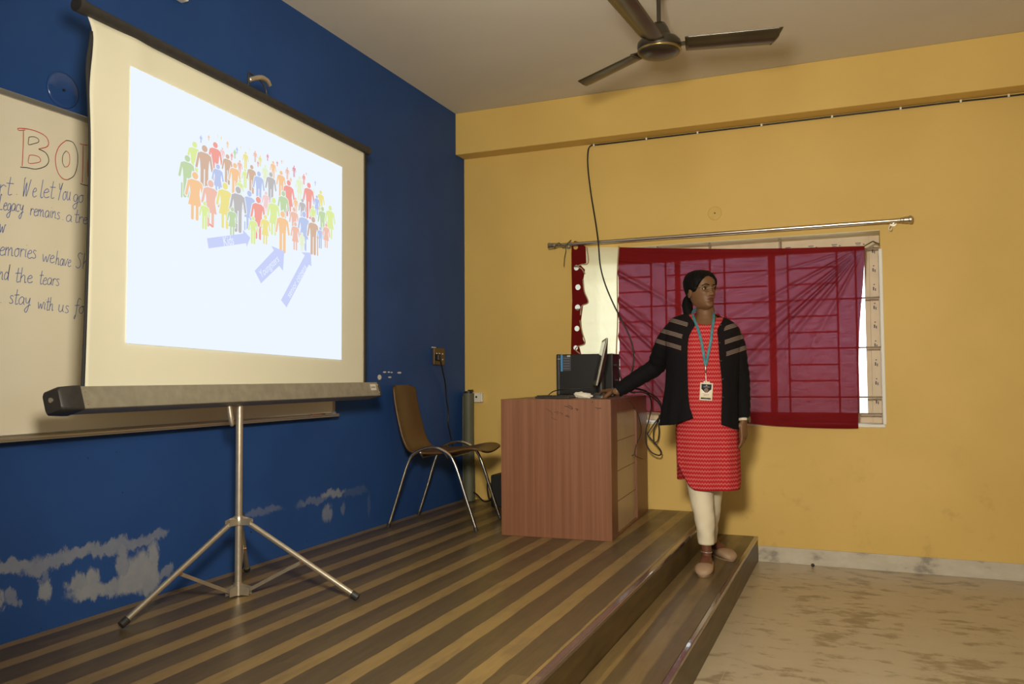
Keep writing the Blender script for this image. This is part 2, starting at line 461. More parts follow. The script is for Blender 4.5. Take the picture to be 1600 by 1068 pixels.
# raised wooden stage and its step
st = thing('stage_platform', (0.9, -4.0, 0.0), 0, 'raised wooden stage of striped brown laminate planks along the blue wall', 'stage')
MB().box((0.001, RY+0.5, 0.001), (XS-0.002, -0.001, HS-0.012), 0).build('riser_panel', m_plank_riser, st)
MB().box((0.001, RY+0.5, HS-0.012), (XS-0.03, -0.001, HS), 0).build('plank_deck', m_plank, st)
MB().box((XS-0.03, RY+0.5, HS-0.020), (XS, -0.001, HS+0.001), 0).build('edge_strip', m_nosing, st, bevel=0.004)
sp_ = thing('stage_step', (1.98, -4.0, 0.0), 0, 'lower plank step in front of the wooden stage, where the woman stands', 'step')
MB().box((XS, RY+0.5, 0.001), (XT-0.002, -0.001, HT-0.012), 0).build('riser_panel', m_plank_riser, sp_)
MB().box((XS, RY+0.5, HT-0.012), (XT-0.024, -0.001, HT), 0).build('plank_deck', plank_material('laminate_planks_step', 1.98, stops=[(1.84, .35), (1.884, .35), (1.89, .8), (1.905, .8), (1.911, .1), (1.958, .05), (1.968, .55), (2.025, .5), (2.035, .0), (2.08, .05)]), sp_)
MB().box((XT-0.024, RY+0.5, HT-0.018), (XT, -0.001, HT+0.001), 0).build('edge_strip', m_nosing, sp_, bevel=0.004)

# ------------------------------------------------------------------ window
m_frame = mat('cream_window_frame', (0.66, 0.55, 0.38), 0.5, noise=0.06, nscale=10)
m_sill = mat('white_window_reveal', (0.80, 0.78, 0.70), 0.5)
m_iron = mat('painted_grille_iron', (0.42, 0.35, 0.26), 0.5, metal=0.2)
m_ink = mat('tape_print', (0.08, 0.08, 0.12), 0.6)
m_glass = bpy.data.materials.new('window_glass'); m_glass.use_nodes = True
nt = m_glass.node_tree; nt.nodes.clear()
o_ = nt.nodes.new('ShaderNodeOutputMaterial'); mx = nt.nodes.new('ShaderNodeMixShader'); tr = nt.nodes.new('ShaderNodeBsdfTransparent'); gl = nt.nodes.new('ShaderNodeBsdfGlossy')
gl.inputs['Roughness'].default_value = 0.02; tr.inputs['Color'].default_value = (0.95, 0.97, 0.96, 1)
fr_ = nt.nodes.new('ShaderNodeFresnel'); nt.links.new(fr_.outputs[0], mx.inputs[0]); nt.links.new(tr.outputs[0], mx.inputs[1]); nt.links.new(gl.outputs[0], mx.inputs[2]); nt.links.new(mx.outputs[0], o_.inputs[0])
win = props(thing('window_1', (1.88, 0.09, WZ0), 0, 'wide window with cream frame and iron grille behind the maroon curtain', 'window'), kind='structure')
fy0, fy1 = 0.20, 0.26
f = MB()
f.box((WX0, fy0, WZ0), (WX0+0.003, fy1, WZ1)); f.box((WX1-0.062, fy0, WZ0), (WX1, fy1, WZ1))
f.box((WX0+0.003, fy0, WZ1-0.09), (WX1-0.062, fy1, WZ1)); f.box((WX0+0.003, fy0, WZ0), (WX1-0.062, fy1, WZ0+0.055))
f.box((WX1-0.092, fy0+0.012, WZ0+0.055), (WX1-0.062, fy1, WZ1-0.055))
f.box((1.558, fy0+0.006, WZ0+0.055), (1.594, fy1-0.02, WZ1-0.055)); f.box((2.194, fy0+0.006, WZ0+0.055), (2.238, fy1-0.02, WZ1-0.055))
fr = f.build('frame', m_frame, win, bevel=0.004)
tp = MB()
for k in range(9):                      # printed protective tape left on the frame
    z = 1.02+0.122*k
    for (a, b, c_, d) in ((0.018, 0.026, 0, 0.022), (0.03, 0.036, -0.004, 0.014), (0.022, 0.03, 0.034, 0.041)):
        tp.box((WX1-0.062+a, fy0-0.0006, z+c_), (WX1-0.062+b, fy0-0.0001, z+d))
for k in range(12):
    x = 1.15+0.145*k
    for (a, b, c_, d) in ((0.0, 0.034, 0.026, 0.031), (0.004, 0.03, 0.016, 0.020), (0.046, 0.056, 0.016, 0.022)):
        tp.box((x+a, fy0-0.0006, WZ1-0.075+c_), (x+b, fy0-0.0001, WZ1-0.075+d))
tp.build('tape_print', m_ink, fr)
MB().box((WX0+0.003, fy0+0.03, WZ0+0.055), (WX1-0.062, fy0+0.034, WZ1-0.055)).build('pane', m_glass, win)
MB().box((WX0, -0.004, WZ0-0.016), (WX1+0.003, fy0, WZ0+0.003)).build('sill', m_sill, win, bevel=0.004)
MB().box((WX1-0.010, -0.004, WZ0+0.003), (WX1+0.010, fy0, WZ1-0.12)).build('reveal_strip', m_sill, win, bevel=0.003)
MB().box((WX0+0.004, 0.004, WZ1-0.004), (WX1, fy0, WZ1)).build('soffit_bright_strip', mat('daylit_soffit_tone', (0.80, 0.72, 0.42), 0.6), win)  # added strip; daylight on the yellow soffit is put into its pale colour
MB().box((WX0, 0.004, WZ0+0.003), (WX0+0.004, fy0, WZ1)).build('reveal_lining', m_sill, win)
gy = 0.045
gr = MB()
hz = [0.96+0.1045*k for k in range(11)]
def hbar(x0, x1, z): gr.tube([(x0, gy, z), (x1, gy, z)], 0.006, 6)
def vbar(x, z0=None, z1=None): gr.tube([(x, gy, z0 or hz[0]), (x, gy, z1 or hz[-1])], 0.0068, 6)
for k, z in enumerate(hz):
    if (k % 3) == 1 or k in (0, 10): hbar(WX0+0.003, WX1-0.007, z)
    else:
        hbar(WX0+0.003, 1.425, z); hbar(1.53, 1.925, z) ; hbar(1.925, 2.20, z); hbar(2.335, 2.632, z)
for x in (1.02, 1.425, 1.528, 1.926, 2.332, 2.632): vbar(x)
vbar(1.83, hz[9], WZ1); vbar(1.475, hz[10], WZ1); vbar(2.285, hz[10], WZ1); vbar(2.30, WZ0, hz[0]); vbar(2.742); vbar(1.20, hz[10], WZ1)
gr.build('grille', m_iron, win, smooth=True)

# ------------------------------------------------------------------ curtain rod, curtain
m_steel = mat('brushed_steel', (0.62, 0.58, 0.50), 0.28, metal=1.0, bump=0.02, bscale=200)
m_chrome = mat('chrome_tube', (0.72, 0.68, 0.60), 0.15, metal=1.0)
rod = thing('curtain_rod', (1.88, -0.09, 2.15), 0, 'long steel curtain rod with ringed finials above the window', 'curtain rod')
ra = on_y(868, 383, -0.09); rb = on_y(1410, 343.5, -0.09)
MB().tube([ra, rb], 0.0125, 14).build('rod', m_steel, rod, smooth=True, auto=50)
for p, s in ((ra, -1), (rb, 1)):
    M = Matrix.Rotation(s*PI/2, 4, 'Y')
    MB().lathe([(0.011, 0), (0.017, 0.004), (0.017, 0.014), (0.014, 0.018), (0.020, 0.022), (0.020, 0.045), (0.024, 0.049), (0.024, 0.062), (0.018, 0.068)], p-Vector((s*0.012, 0, 0)), 18, 0, M).build('finial', m_steel, rod, smooth=True, auto=35)
for x in (0.84, 2.965):
    q = ra.lerp(rb, (x-ra.x)/(rb.x-ra.x))
    b = MB(); b.tube([(x, -0.0005, q.z), (x, -0.08, q.z)], 0.007, 8); b.lathe([(0.022, 0), (0.022, 0.008)], (x, -0.0005, q.z), 14, 0, Matrix.Rotation(PI/2, 4, 'X'))
    b.build('bracket', m_steel, rod, smooth=True, auto=40)
hk = on_y(1391, 350, -0.09)
h = MB(); h.tube(spline([hk+Vector((0, 0, -0.006)), hk+Vector((-0.008, 0, -0.02)), hk+Vector((-0.006, 0, -0.034)), hk+Vector((0.004, 0, -0.036)), hk+Vector((0.006, 0, -0.022))], 5), 0.0028, 6)
h.build('hook', mat('white_plastic_hook', (0.8, 0.75, 0.62), 0.4), rod, smooth=True)

def cloth_material(name, col, trans, tint, rough=0.8, tl=0.45):
    m = bpy.data.materials.new(name); m.use_nodes = True
    nt = m.node_tree; nt.nodes.clear()
    out = nt.nodes.new('ShaderNodeOutputMaterial')
    df = nt.nodes.new('ShaderNodeBsdfDiffuse'); ts = nt.nodes.new('ShaderNodeBsdfTranslucent'); tp = nt.nodes.new('ShaderNodeBsdfTransparent')
    tc = nt.nodes.new('ShaderNodeTexCoord'); mp = nt.nodes.new('ShaderNodeMapping'); mp.inputs['Scale'].default_value = (1, 1, 9)
    no = nt.nodes.new('ShaderNodeTexNoise'); no.inputs['Scale'].default_value = 22; no.inputs['Detail'].default_value = 5
    nt.links.new(tc.outputs['Object'], mp.inputs[0]); nt.links.new(mp.outputs[0], no.inputs['Vector'])
    df.inputs['Color'].default_value = (*col, 1); ts.inputs['Color'].default_value = (*col, 1); tp.inputs['Color'].default_value = (*tint, 1)
    m1 = nt.nodes.new('ShaderNodeMixShader'); m1.inputs[0].default_value = tl
    nt.links.new(df.outputs[0], m1.inputs[1]); nt.links.new(ts.outputs[0], m1.inputs[2])
    m2 = nt.nodes.new('ShaderNodeMixShader')
    mr = nt.nodes.new('ShaderNodeMapRange'); mr.inputs['From Min'].default_value = 0.3; mr.inputs['From Max'].default_value = 0.7
    mr.inputs['To Min'].default_value = trans*0.45; mr.inputs['To Max'].default_value = trans*1.6
    nt.links.new(no.outputs['Fac'], mr.inputs['Value'])
    # the weave closes up where the cloth turns away in a fold
    lw = nt.nodes.new('ShaderNodeLayerWeight'); lw.inputs['Blend'].default_value = 0.5
    om = nt.nodes.new('ShaderNodeMath'); om.operation = 'SUBTRACT'; om.inputs[0].default_value = 1.0; nt.links.new(lw.outputs['Facing'], om.inputs[1])
    pw = nt.nodes.new('ShaderNodeMath'); pw.operation = 'POWER'; pw.inputs[1].default_value = 2.5; nt.links.new(om.outputs[0], pw.inputs[0])
    ml = nt.nodes.new('ShaderNodeMath'); ml.operation = 'MULTIPLY'; nt.links.new(pw.outputs[0], ml.inputs[0]); nt.links.new(mr.outputs[0], ml.inputs[1])
    nt.links.new(ml.outputs[0], m2.inputs[0])
    nt.links.new(m1.outputs[0], m2.inputs[1]); nt.links.new(tp.outputs[0], m2.inputs[2]); nt.links.new(m2.outputs[0], out.inputs[0])
    return m
m_maroon = cloth_material('maroon_sheer_cloth', (0.185, 0.011, 0.012), 0.020, (0.80, 0.62, 0.86), tl=0.42)
m_cream = cloth_material('cream_lining_cloth', (0.92, 0.85, 0.60), 0.015, (1.0, 0.95, 0.75), tl=0.66)
m_band = cloth_material('maroon_header_cloth', (0.20, 0.014, 0.012), 0.004, (0.9, 0.4, 0.4), tl=0.3)
m_piping = mat('beige_piping', (0.42, 0.30, 0.18), 0.8, noise=0.15, nscale=60)
cur = thing('window_curtain', (1.88, -0.05, 0.87), 0, 'maroon curtain stretched sideways over the window with cream lining and eyelet band', 'curtain')
CY = -0.028
TL, TR, BR, BL = on_y(966, 386, CY), on_y(1351, 384, CY), on_y(1341, 669, CY), on_y(969, 640, CY)
def fold(u, v):
    # creases fan out from the knotted upper corners and from the left hem
    d = 0.0
    dx, dz = (1-u)*1.55+1e-4, v*1.18+1e-4
    a = math.atan2(dz, dx); r = math.hypot(dx, dz)
    for a0, w, am in ((0.30, 0.035, .5), (0.55, 0.04, .8), (0.74, 0.04, 1.0), (0.86, 0.032, 1.3), (1.0, 0.04, .9), (1.2, 0.05, .6)):
        d += am*0.034*math.exp(-((a-a0+0.10*r*(a0-0.7))/(0.8*w))**2)*min(1, r/0.15)*math.exp(-r/1.5)
    for z0, sl, am, w in ((0.16, 0.55, .9, .020), (0.33, 0.75, 1.0, .024), (0.42, 0.95, 1.1, .022), (0.55, 1.2, 1.0, .024), (0.66, 1.1, .8, .02), (0.08, .06, .6, .012), (0.78, 1.25, .7, .02)):
        vv = z0+sl*u*1.30
        d += am*0.032*math.exp(-((v-vv)/(0.8*w*(1+u*1.2)))**2)*math.exp(-u*2.4)
    d += 0.004*math.sin(7*u+3*v)+0.002*math.sin(23*u*(1-v)+9*v)
    d += 0.006*math.exp(-((v-0.02)/0.012)**2)+0.004*math.exp(-((v-0.055)/0.015)**2)
    return d
def cfn(u, v):
    p = TL.lerp(TR, u).lerp(BL.lerp(BR, u), v)
    sag = -0.012*math.sin(PI*u)*(1-v)*1.2+0.010*math.sin(PI*u)*v
    ex = -0.010*math.sin(PI*v)*(u > 0.5)*(2*u-1)+0.006*math.sin(9*v)*u*(1-v)
    bs_ = max(0, min(1, (u-.12)/.38)); bs_ = bs_*bs_*(3-2*bs_)*(1-max(0, (u-.6)/.4)**2); sag -= 0.034*bs_*max(0, v-.5)*2
    k = 1-0.75*max(0, 1-u/0.3)*max(0, (v-0.55)/0.45)
    return p+Vector((ex, -fold(u, v)*k+0.012*max(0, 1-u/0.25)*max(0, (v-0.6)/0.4), sag))
MB().grid(cfn, 260, 200).build('maroon_panel', m_maroon, cur, smooth=True)
# cream lining left of the maroon cloth
def rfn(px, py, y=-0.032): return on_y(px, py, y)
le = [(385, 917), (418, 915), (440, 912), (474, 921), (500, 911), (540, 915), (560, 910), (650, 912)]
def crm(u, v):
    py = lerp(386, 650, v)
    xl = table(le, py)[0]-9
    p = on_y(lerp(xl, 967, u), py-3*u*0, -0.030)
    w = 0.004*math.sin(9*u+14*v*(1-u)+2)+0.006*math.exp(-((v-0.12-0.75*u*u)/0.03)**2)+0.005*math.exp(-((v-0.02-0.42*u)/0.022)**2)+0.005*math.exp(-((v-0.2-1.0*u*u)/0.05)**2)
    return p+Vector((0, -w, 0))
MB().grid(crm, 40, 90).build('cream_lining', m_cream, cur, smooth=True)
# eyelet band: real holes
out = [(893, 381), (898, 376), (905, 378), (915, 385), (916, 411), (906, 413), (914, 421), (911, 440), (913, 455), (920, 473), (911, 477), (908, 500), (911, 530), (914, 536), (905, 541), (910, 560), (911, 640), (891, 640), (892, 560), (894, 470), (893, 420)]
def to2(px, py, y=-0.043):
    p = on_y(px, py, y); return (p.x, p.z)
holes = []
for hx, hy, hr in ((899.5, 386, 4.2), (900.5, 418, 4.6), (903, 448.5, 4.8), (902.5, 480, 4.8), (901.5, 513, 4.6), (899.5, 543, 4.0)):
    c0 = to2(hx, hy); r_ = hr*4.9/FPX/0.93
    holes.append([(c0[0]+r_*math.cos(2*PI*k/18), c0[1]+r_*1.03*math.sin(2*PI*k/18)) for k in range(18)])
vs, fs = curve_mesh([to2(*q) for q in out], holes)
MB().add([(x, -0.043, z) for x, z, _ in vs], fs).build('eyelet_band', m_band, cur, solid=0.002)
pp = MB()
for seg in ([(917, 386), (919, 410), (908, 413), (903, 416), (909, 420), (914, 428)], [(911, 436), (913, 455), (919, 472), (909, 478), (907, 492)], [(906, 500), (910, 520), (914, 536), (903, 541), (899, 546), (906, 552)], [(967, 384), (964.5, 430), (965, 500), (963, 560), (966, 640)]):
    pp.tube(spline([on_y(x, y, -0.047) for x, y in seg], 6), 0.0045, 6)
pp.build_split('piping', m_piping, cur, smooth=True)
m_string = mat('green_tie_string', (0.13, 0.12, 0.05), 0.9)
tie = MB()
tie.tube(spline([on_y(866, 388, -0.108), on_y(873, 379, -0.106), on_y(880, 386, -0.108), on_y(887, 380, -0.106), on_y(892, 375, -0.075)], 5), 0.004, 6)
tie.tube(spline([on_y(883, 382, -0.106), on_y(884, 392, -0.10), on_y(882, 402, -0.10), on_y(881, 416, -0.10)], 5), 0.0028, 6)
tie.tube(spline([on_y(1351, 384, -0.045), on_y(1358, 380, -0.03), on_y(1364, 377, 0.0), on_y(1368, 379, 0.03), on_y(1374, 381, 0.05)], 5), 0.0045, 6)
tie.build_split('tie_string', m_string, cur, smooth=True)

# ------------------------------------------------------------------ black cable under the beam, clips, raceway
m_cable = mat('black_cable_rubber', (0.012, 0.012, 0.012), 0.45)
m_clip = mat('white_cable_clip', (0.8, 0.74, 0.6), 0.4)
yc = -0.0155
pts = [Vector((RX-0.01, yc, HB-0.011)), Vector((5.0, yc, HB-0.011))]+[on_y(x, y, yc) for x, y in ((1600, 147), (1500, 158), (1400, 169), (1300, 179), (1220, 189), (1120, 202), (1010, 214), (960, 221), (932, 224))]
pts += [on_y(924, 227, yc), on_y(919, 235, yc-0.003), on_y(918.5, 260, yc-0.01), on_y(923, 300, -0.04), on_y(931, 350, -0.10), on_y(935, 381, -0.118), on_y(938, 415, -0.12), on_y(946, 445, -0.12), on_y(960, 478, -0.115), on_y(974, 505, -0.12), on_y(987, 535, -0.12), on_y(990, 562, -0.12), on_y(985, 590, -0.14), on_y(980, 606, -0.17)]
pts = [Vector((q.x, q.y, min(q.z, HB-0.011))) for q in pts]
cb_ = thing('projector_cable', (2.0, -0.02, 2.6), 0, 'long black cable clipped under the yellow beam and hanging down past the curtain rod', 'cable')
MB().tube(spline(pts, 6), 0.0052, 8).build('cord', m_cable, cb_, smooth=True)
cl = [(1501, 156), (1407, 166), (1576, 148), (1300, 180), (1190, 193), (1090, 206), (1010, 214), (928, 225)]
for x, y in cl:
    p = on_y(x, y, -0.0155); p.z = min(p.z, HB-0.011); MB().box((p.x-0.006, -0.0215, p.z-0.009), (p.x+0.006, -0.0005, p.z+0.009)).build('clip', m_clip, cb_, bevel=0.002)
rw = MB(); q0 = Vector((1.18, -0.0045, HB-0.0055)); q1 = Vector((RX-0.002, -0.0045, HB-0.0055))
d = Vector((0, 0, 0.0045)); e = Vector((0, 0.0045, 0))
rw.prism([q0-d-e*0.5, q1-d-e*0.5, q1+d-e*0.5, q0+d-e*0.5], e*1.3); tw = rw.build('cable_raceway', m_yellow, origin=q0)
props(tw, 'thin yellow painted raceway strip above the black cable just below the yellow beam', 'cable raceway')

# ------------------------------------------------------------------ round cover plates, sockets, lamp end
m_trans = mat('clear_plastic_disc', (0.021, 0.066, 0.222), 0.15, spec=0.5, coat=0.3)
p = on_x(98, 141, 0); rr = 0.068
o = thing('round_cover_plate', p, 0, 'round clear glossy cover plate on blue wall above the whiteboard', 'cover plate')
R90 = Matrix.Rotation(PI/2, 4, 'Y')
MB().lathe([(rr, 0.0005), (rr, 0.003), (rr*0.86, 0.006), (rr*0.5, 0.005), (0.012, 0.0045)], p, 40, 0, R90).build('disc', m_trans, o, smooth=True)
MB().lathe([(0.005, 0.004), (0.005, 0.0085), (0.002, 0.009)], p, 10, 0, R90).build('screw', m_cable, o)
p = on_y(1117, 333, 0); rr = 0.047; Rm = Matrix.Rotation(PI/2, 4, 'X')
o = thing('round_cover_plate', p, 0, 'round cover plate painted yellow on wall above the curtain rod', 'cover plate')
MB().lathe([(rr, 0.0005), (rr, 0.003), (rr*0.93, 0.005), (rr*0.88, 0.0035), (0.01, 0.003)], p, 40, 0, Rm).build('disc', m_yellow, o, smooth=True, auto=30)
MB().lathe([(0.005, 0.003), (0.005, 0.006)], p, 10, 0, Rm).build('screw', m_cable, o)

m_sock = mat('brown_socket_plastic', (0.085, 0.048, 0.018), 0.35)
s0 = on_x(675, 543, 0.0); s1 = on_x(691.5, 570, 0.0)
so = thing('wall_socket', (0, (s0.y+s1.y)/2, s1.z), 0, 'brown wall socket plate with black plug on blue wall above the chair', 'socket')
MB().box((0.0005, s0.y, s1.z), (0.02, s1.y, s0.z)).build('plate', m_sock, so, bevel=0.004)
b = MB()
for a in (0.2, 0.45, 0.75):
    for zc in (0.32, 0.66):
        yy_ = lerp(s0.y, s1.y, a); z_ = lerp(s1.z, s0.z, zc); b.box((0.0195, yy_-0.006, z_-0.004), (0.0225, yy_+0.006, z_+0.004))
b.build_split('contact_trim', m_clip, so)
MB().box((0.0005, s0.y-0.006, s0.z), (0.006, s0.y+0.05, s0.z+0.006)).build('paint_chip', m_clip, so)
pc = on_x(684, 558, 0.03)
MB().box((0.02, pc.y-0.022, pc.z-0.024), (0.05, pc.y+0.022, pc.z+0.024)).build('plug', m_cable, so, bevel=0.008)
pts = [Vector((0.05, pc.y, pc.z-0.015)), on_x(692, 580, 0.045), on_x(696, 600, 0.03), on_x(698, 625, 0.02), on_x(701, 645, 0.02), on_x(700, 660, 0.02), on_x(704, 680, 0.02), on_x(707, 695, 0.02), on_x(711, 720, 0.02), on_x(718, 745, 0.025), on_x(733, 763, 0.05)]
pts += [on_y(745, 772, -0.16), on_y(757, 783, -0.2), Vector((0.345, -0.245, HS+0.05))]
pts = spline(pts, 6); MB().tube(pts, 0.0055, 8).build('power_cord', m_cable, so, smooth=True)
p = on_y(748, 620.5, 0)
o = thing('junction_box', p, 0, 'small white square junction box low on yellow wall beside the corner', 'junction box')
MB().box((p.x-0.042, -0.034, p.z-0.036), (p.x+0.042, -0.0005, p.z+0.036)).build('box', mat('white_box_plastic', (0.72, 0.68, 0.56), 0.4), o, bevel=0.004)
MB().lathe([(0.008, 0.0335), (0.008, 0.036)], p+Vector((-0.004, 0, 0.004)), 14, 0, Rm).build('cable_hole', m_cable, o)
b = MB()
for a, c_ in ((-0.034, 0.028), (0.034, 0.028), (0.034, -0.028)): b.lathe([(0.003, 0.0335), (0.003, 0.0352)], p+Vector((a, 0, c_)), 8, 0, Rm)
b.build_split('screw', m_sock, o)
# end of a white fixture high on the blue wall, cut by the picture edge
p = on_x(268, -6, 0)
o = thing('wall_fixture', p, 0, 'white rounded fixture high on blue wall at the top edge of the photo', 'fixture')
MB().box((0.0005, p.y-0.058, p.z-0.012), (0.05, p.y+0.058, p.z+0.11)).build('housing', mat('white_fixture_plastic', (0.75, 0.72, 0.64), 0.4), o, bevel=0.012, seg=3)
MB().box((0.05, p.y-0.045, p.z+0.005), (0.056, p.y+0.045, p.z+0.10)).build('front_plate', mat('white_plate_plastic', (0.62, 0.58, 0.5), 0.35), o, bevel=0.004)

# ------------------------------------------------------------------ whiteboard with handwriting
m_board = mat('whiteboard_enamel', (0.80, 0.735, 0.575), 0.30, noise=0.03, nscale=2, spec=0.5)
m_alu = mat('aluminium_trim', (0.55, 0.53, 0.48), 0.35, metal=0.85)
m_penblue = mat('blue_marker_ink', (0.09, 0.14, 0.40), 0.6)
m_penred = mat('red_marker_ink', (0.55, 0.05, 0.03), 0.6)
m_penblack = mat('black_marker_ink', (0.03, 0.03, 0.035), 0.6)
BX = 0.022
by1 = on_x(522.5, 640, BX).y; by0 = by1-2.44; bz0 = on_x(0, 690, BX).z; bz1 = on_x(70, 161, BX).z
wbd = thing('whiteboard', (0, (by0+by1)/2, bz0), 0, 'large whiteboard with blue marker handwriting on the blue wall behind the screen', 'whiteboard')
MB().box((0.001, by0+0.012, bz0+0.012), (BX, by1-0.012, bz1-0.012)).build('writing_surface', m_board, wbd)
fb = MB()
fb.box((0.001, by0, bz1-0.022), (BX+0.008, by1, bz1)); fb.box((0.001, by0, bz0), (BX+0.008, by1, bz0+0.022))
fb.box((0.001, by0, bz0+0.022), (BX+0.008, by0+0.018, bz1-0.022)); fb.box((0.001, by1-0.018, bz0+0.022), (BX+0.008, by1, bz1-0.022))
frb = fb.build('frame', m_alu, wbd, bevel=0.003)
tr_ = MB(); tr_.box((BX+0.008, by0+0.02, bz0), (BX+0.055, by1-0.03, bz0+0.006)); tr_.box((BX+0.050, by0+0.02, bz0+0.006), (BX+0.055, by1-0.03, bz0+0.016))
tr_.build('pen_tray', m_alu, wbd, bevel=0.002)
cn = MB()
for (y_, z_) in ((by1-0.03, bz0-0.003), (by1-0.03, bz1-0.027), (by0-0.002, bz0-0.003), (by0-0.002, bz1-0.027)): cn.box((0.002, y_, z_), (BX+0.012, y_+0.032, z_+0.03))
cn.build_split('corner_cap', mat('grey_corner_plastic', (0.30, 0.30, 0.30), 0.5), wbd, bevel=0.005)
o = thing('whiteboard_marker', (BX+0.03, by1-0.19, bz0+0.0135), 0, 'red marker pen lying in the tray at the right end of the whiteboard', 'marker')
MB().tube([(BX+0.03, by1-0.25, bz0+0.014), (BX+0.03, by1-0.17, bz0+0.014)], 0.0075, 12).build('barrel', mat('dull_red_plastic', (0.28, 0.07, 0.05), 0.4), o, smooth=True, auto=40)
MB().tube([(BX+0.03, by1-0.17, bz0+0.014), (BX+0.03, by1-0.135, bz0+0.014)], 0.0078, 12).build('cap', m_cable, o, smooth=True, auto=40)
# a stroke alphabet for the handwriting: unit x-height 1, strokes are polylines
GL = {
 'a': (1.0, [[(.8,.85),(.45,1),(.1,.6),(.2,.1),(.5,.05),(.8,.5),(.82,.9),(.82,.2),(1,.05)]]),
 'c': (.8, [[(.75,.85),(.45,1),(.1,.6),(.15,.15),(.5,0),(.8,.15)]]),
 'd': (1.0, [[(.8,.8),(.4,1),(.1,.55),(.25,.05),(.6,.15),(.82,.7),(.88,2.0),(.84,.2),(1,.02)]]),
 'e': (.8, [[(.08,.5),(.5,.6),(.7,.8),(.45,1),(.12,.65),(.15,.15),(.45,0),(.85,.2)]]),
 'f': (.7, [[(.85,1.8),(.6,2.0),(.4,1.5),(.35,0),(.25,-.8),(.1,-.7),(.3,-.3)],[(.05,.95),(.75,1.05)]]),
 'g': (.9, [[(.75,.85),(.4,1),(.1,.6),(.25,.1),(.6,.2),(.78,.85),(.75,-.5),(.45,-.9),(.15,-.6),(.5,-.2),(1,.1)]]),
 'h': (1.0, [[(.15,2.0),(.12,0)],[(.14,.5),(.4,.95),(.65,.85),(.7,.3),(.75,0),(.95,.1)]]),
 'i': (.45, [[(.2,1),(.2,.2),(.4,.05)],[(.22,1.45),(.26,1.5)]]),
 'l': (.45, [[(.2,2.0),(.15,.3),(.3,0),(.45,.15)]]),
 'L': (1.1, [[(.5,1.9),(.3,2.0),(.25,1.2),(.2,.1),(.1,.05),(.5,.02),(1,.1)]]),
 'm': (1.4, [[(.1,1),(.12,0)],[(.12,.6),(.4,1),(.55,.7),(.58,0)],[(.58,.6),(.9,1),(1.05,.7),(1.1,.1),(1.35,.1)]]),
 'n': (1.0, [[(.1,1),(.12,0)],[(.12,.55),(.45,1),(.65,.75),(.7,.1),(.95,.1)]]),
 'o': (.9, [[(.5,1),(.15,.75),(.12,.25),(.4,0),(.72,.3),(.7,.8),(.45,1),(.85,.95)]]),
 'r': (.7, [[(.12,1),(.15,0)],[(.14,.6),(.4,.98),(.7,.85)]]),
 's': (.7, [[(.6,.9),(.3,1),(.15,.75),(.5,.45),(.6,.15),(.3,0),(.08,.12)]]),
 't': (.7, [[(.35,1.9),(.3,.25),(.45,0),(.7,.15)],[(.0,1.15),(.75,1.25)]]),
 'u': (1.0, [[(.12,1),(.1,.3),(.35,0),(.65,.3),(.72,1),(.72,.2),(.95,.05)]]),
 'v': (.9, [[(.05,1),(.35,0),(.75,1),(.9,.95)]]),
 'w': (1.3, [[(.05,1),(.3,.02),(.6,.8),(.85,.02),(1.15,1),(1.3,.95)]]),
 'W': (1.9, [[(.1,1.9),(.25,0)],[(.25,0),(.6,1.6),(.75,.05),(1.3,2.0)],[(.05,1.8),(.3,2)]]),
 'y': (.9, [[(.1,1),(.2,.4),(.5,.35),(.75,1)],[(.75,1),(.6,-.4),(.35,-.9),(.1,-.6),(.5,-.1),(.95,.1)]]),
 'Y': (1.1, [[(.1,1.8),(.35,1.1),(.8,1.9)],[(.8,1.9),(.5,.9),(.3,-.1)]]),
 'S': (1.0, [[(.85,1.8),(.5,2.0),(.2,1.6),(.6,1.0),(.75,.4),(.4,0),(.05,.25)]]),
 '.': (.6, [[(.25,.02),(.32,.08)]]), ' ': (.7, []),
}
ink = MB()
def stroke(bm, pts2, w, mi=0):
    """pts2 on the board plane (y, z): a thin flat ribbon of ink"""
    P = spline([(BX+0.0009, y, z) for y, z in pts2], 4); n = len(P)
    L = []; R_ = []
    for i in range(n):
        t = P[min(i+1, n-1)]-P[max(i-1, 0)]; t.normalize(); nn = Vector((0, -t.z, t.y))*w*0.5
        L.append(P[i]+nn); R_.append(P[i]-nn)
    for i in range(n-1): bm.quad(L[i], R_[i], R_[i+1], L[i+1], mi)
rnd = random.Random(3)
def write(txt, px0, py0, px1, py1, xh):
    a = on_x(px0, py0, BX); b = on_x(px1, py1, BX)
    tot = sum(GL[c][0] for c in txt); sx = (b.y-a.y)/tot; k = 0
    for c in txt:
        w, st = GL[c]
        for s in st:
            j = rnd.uniform(-.04, .04)*xh
            stroke(ink, [(a.y+(k+x)*sx+0.12*z*xh, lerp(a.z, b.z, k/tot)+z*xh+j) for x, z in s], 0.0025)
        k += w
write('rt', -3, 302, 18, 304, .034); write('.', 24, 304, 28, 304, .03); write('We', 34, 306, 56, 307, .034); write('let', 61, 308, 84, 309, .034); write('You', 89, 311, 110, 313, .034); write('go', 113, 315, 130, 316, .030)
write('Legacy', -4, 327, 36, 331, .027); write('remains', 46, 336, 93, 342, .026); write('.', 96, 343, 100, 344, .026); write('a', 102, 345, 112, 346, .026); write('tre', 115, 347, 136, 350, .026)
write('w', -2, 363, 7, 364, .030)
write('emories', -2, 398, 56, 404, .030); write('we', 65, 409, 84, 411, .028); write('have', 86, 413, 110, 417, .026); write('Sh', 117, 418, 138, 420, .030)
write('nd', -3, 436, 13, 438, .028); write('the', 22, 440, 50, 442, .027); write('tears', 60, 443, 92, 447, .026)
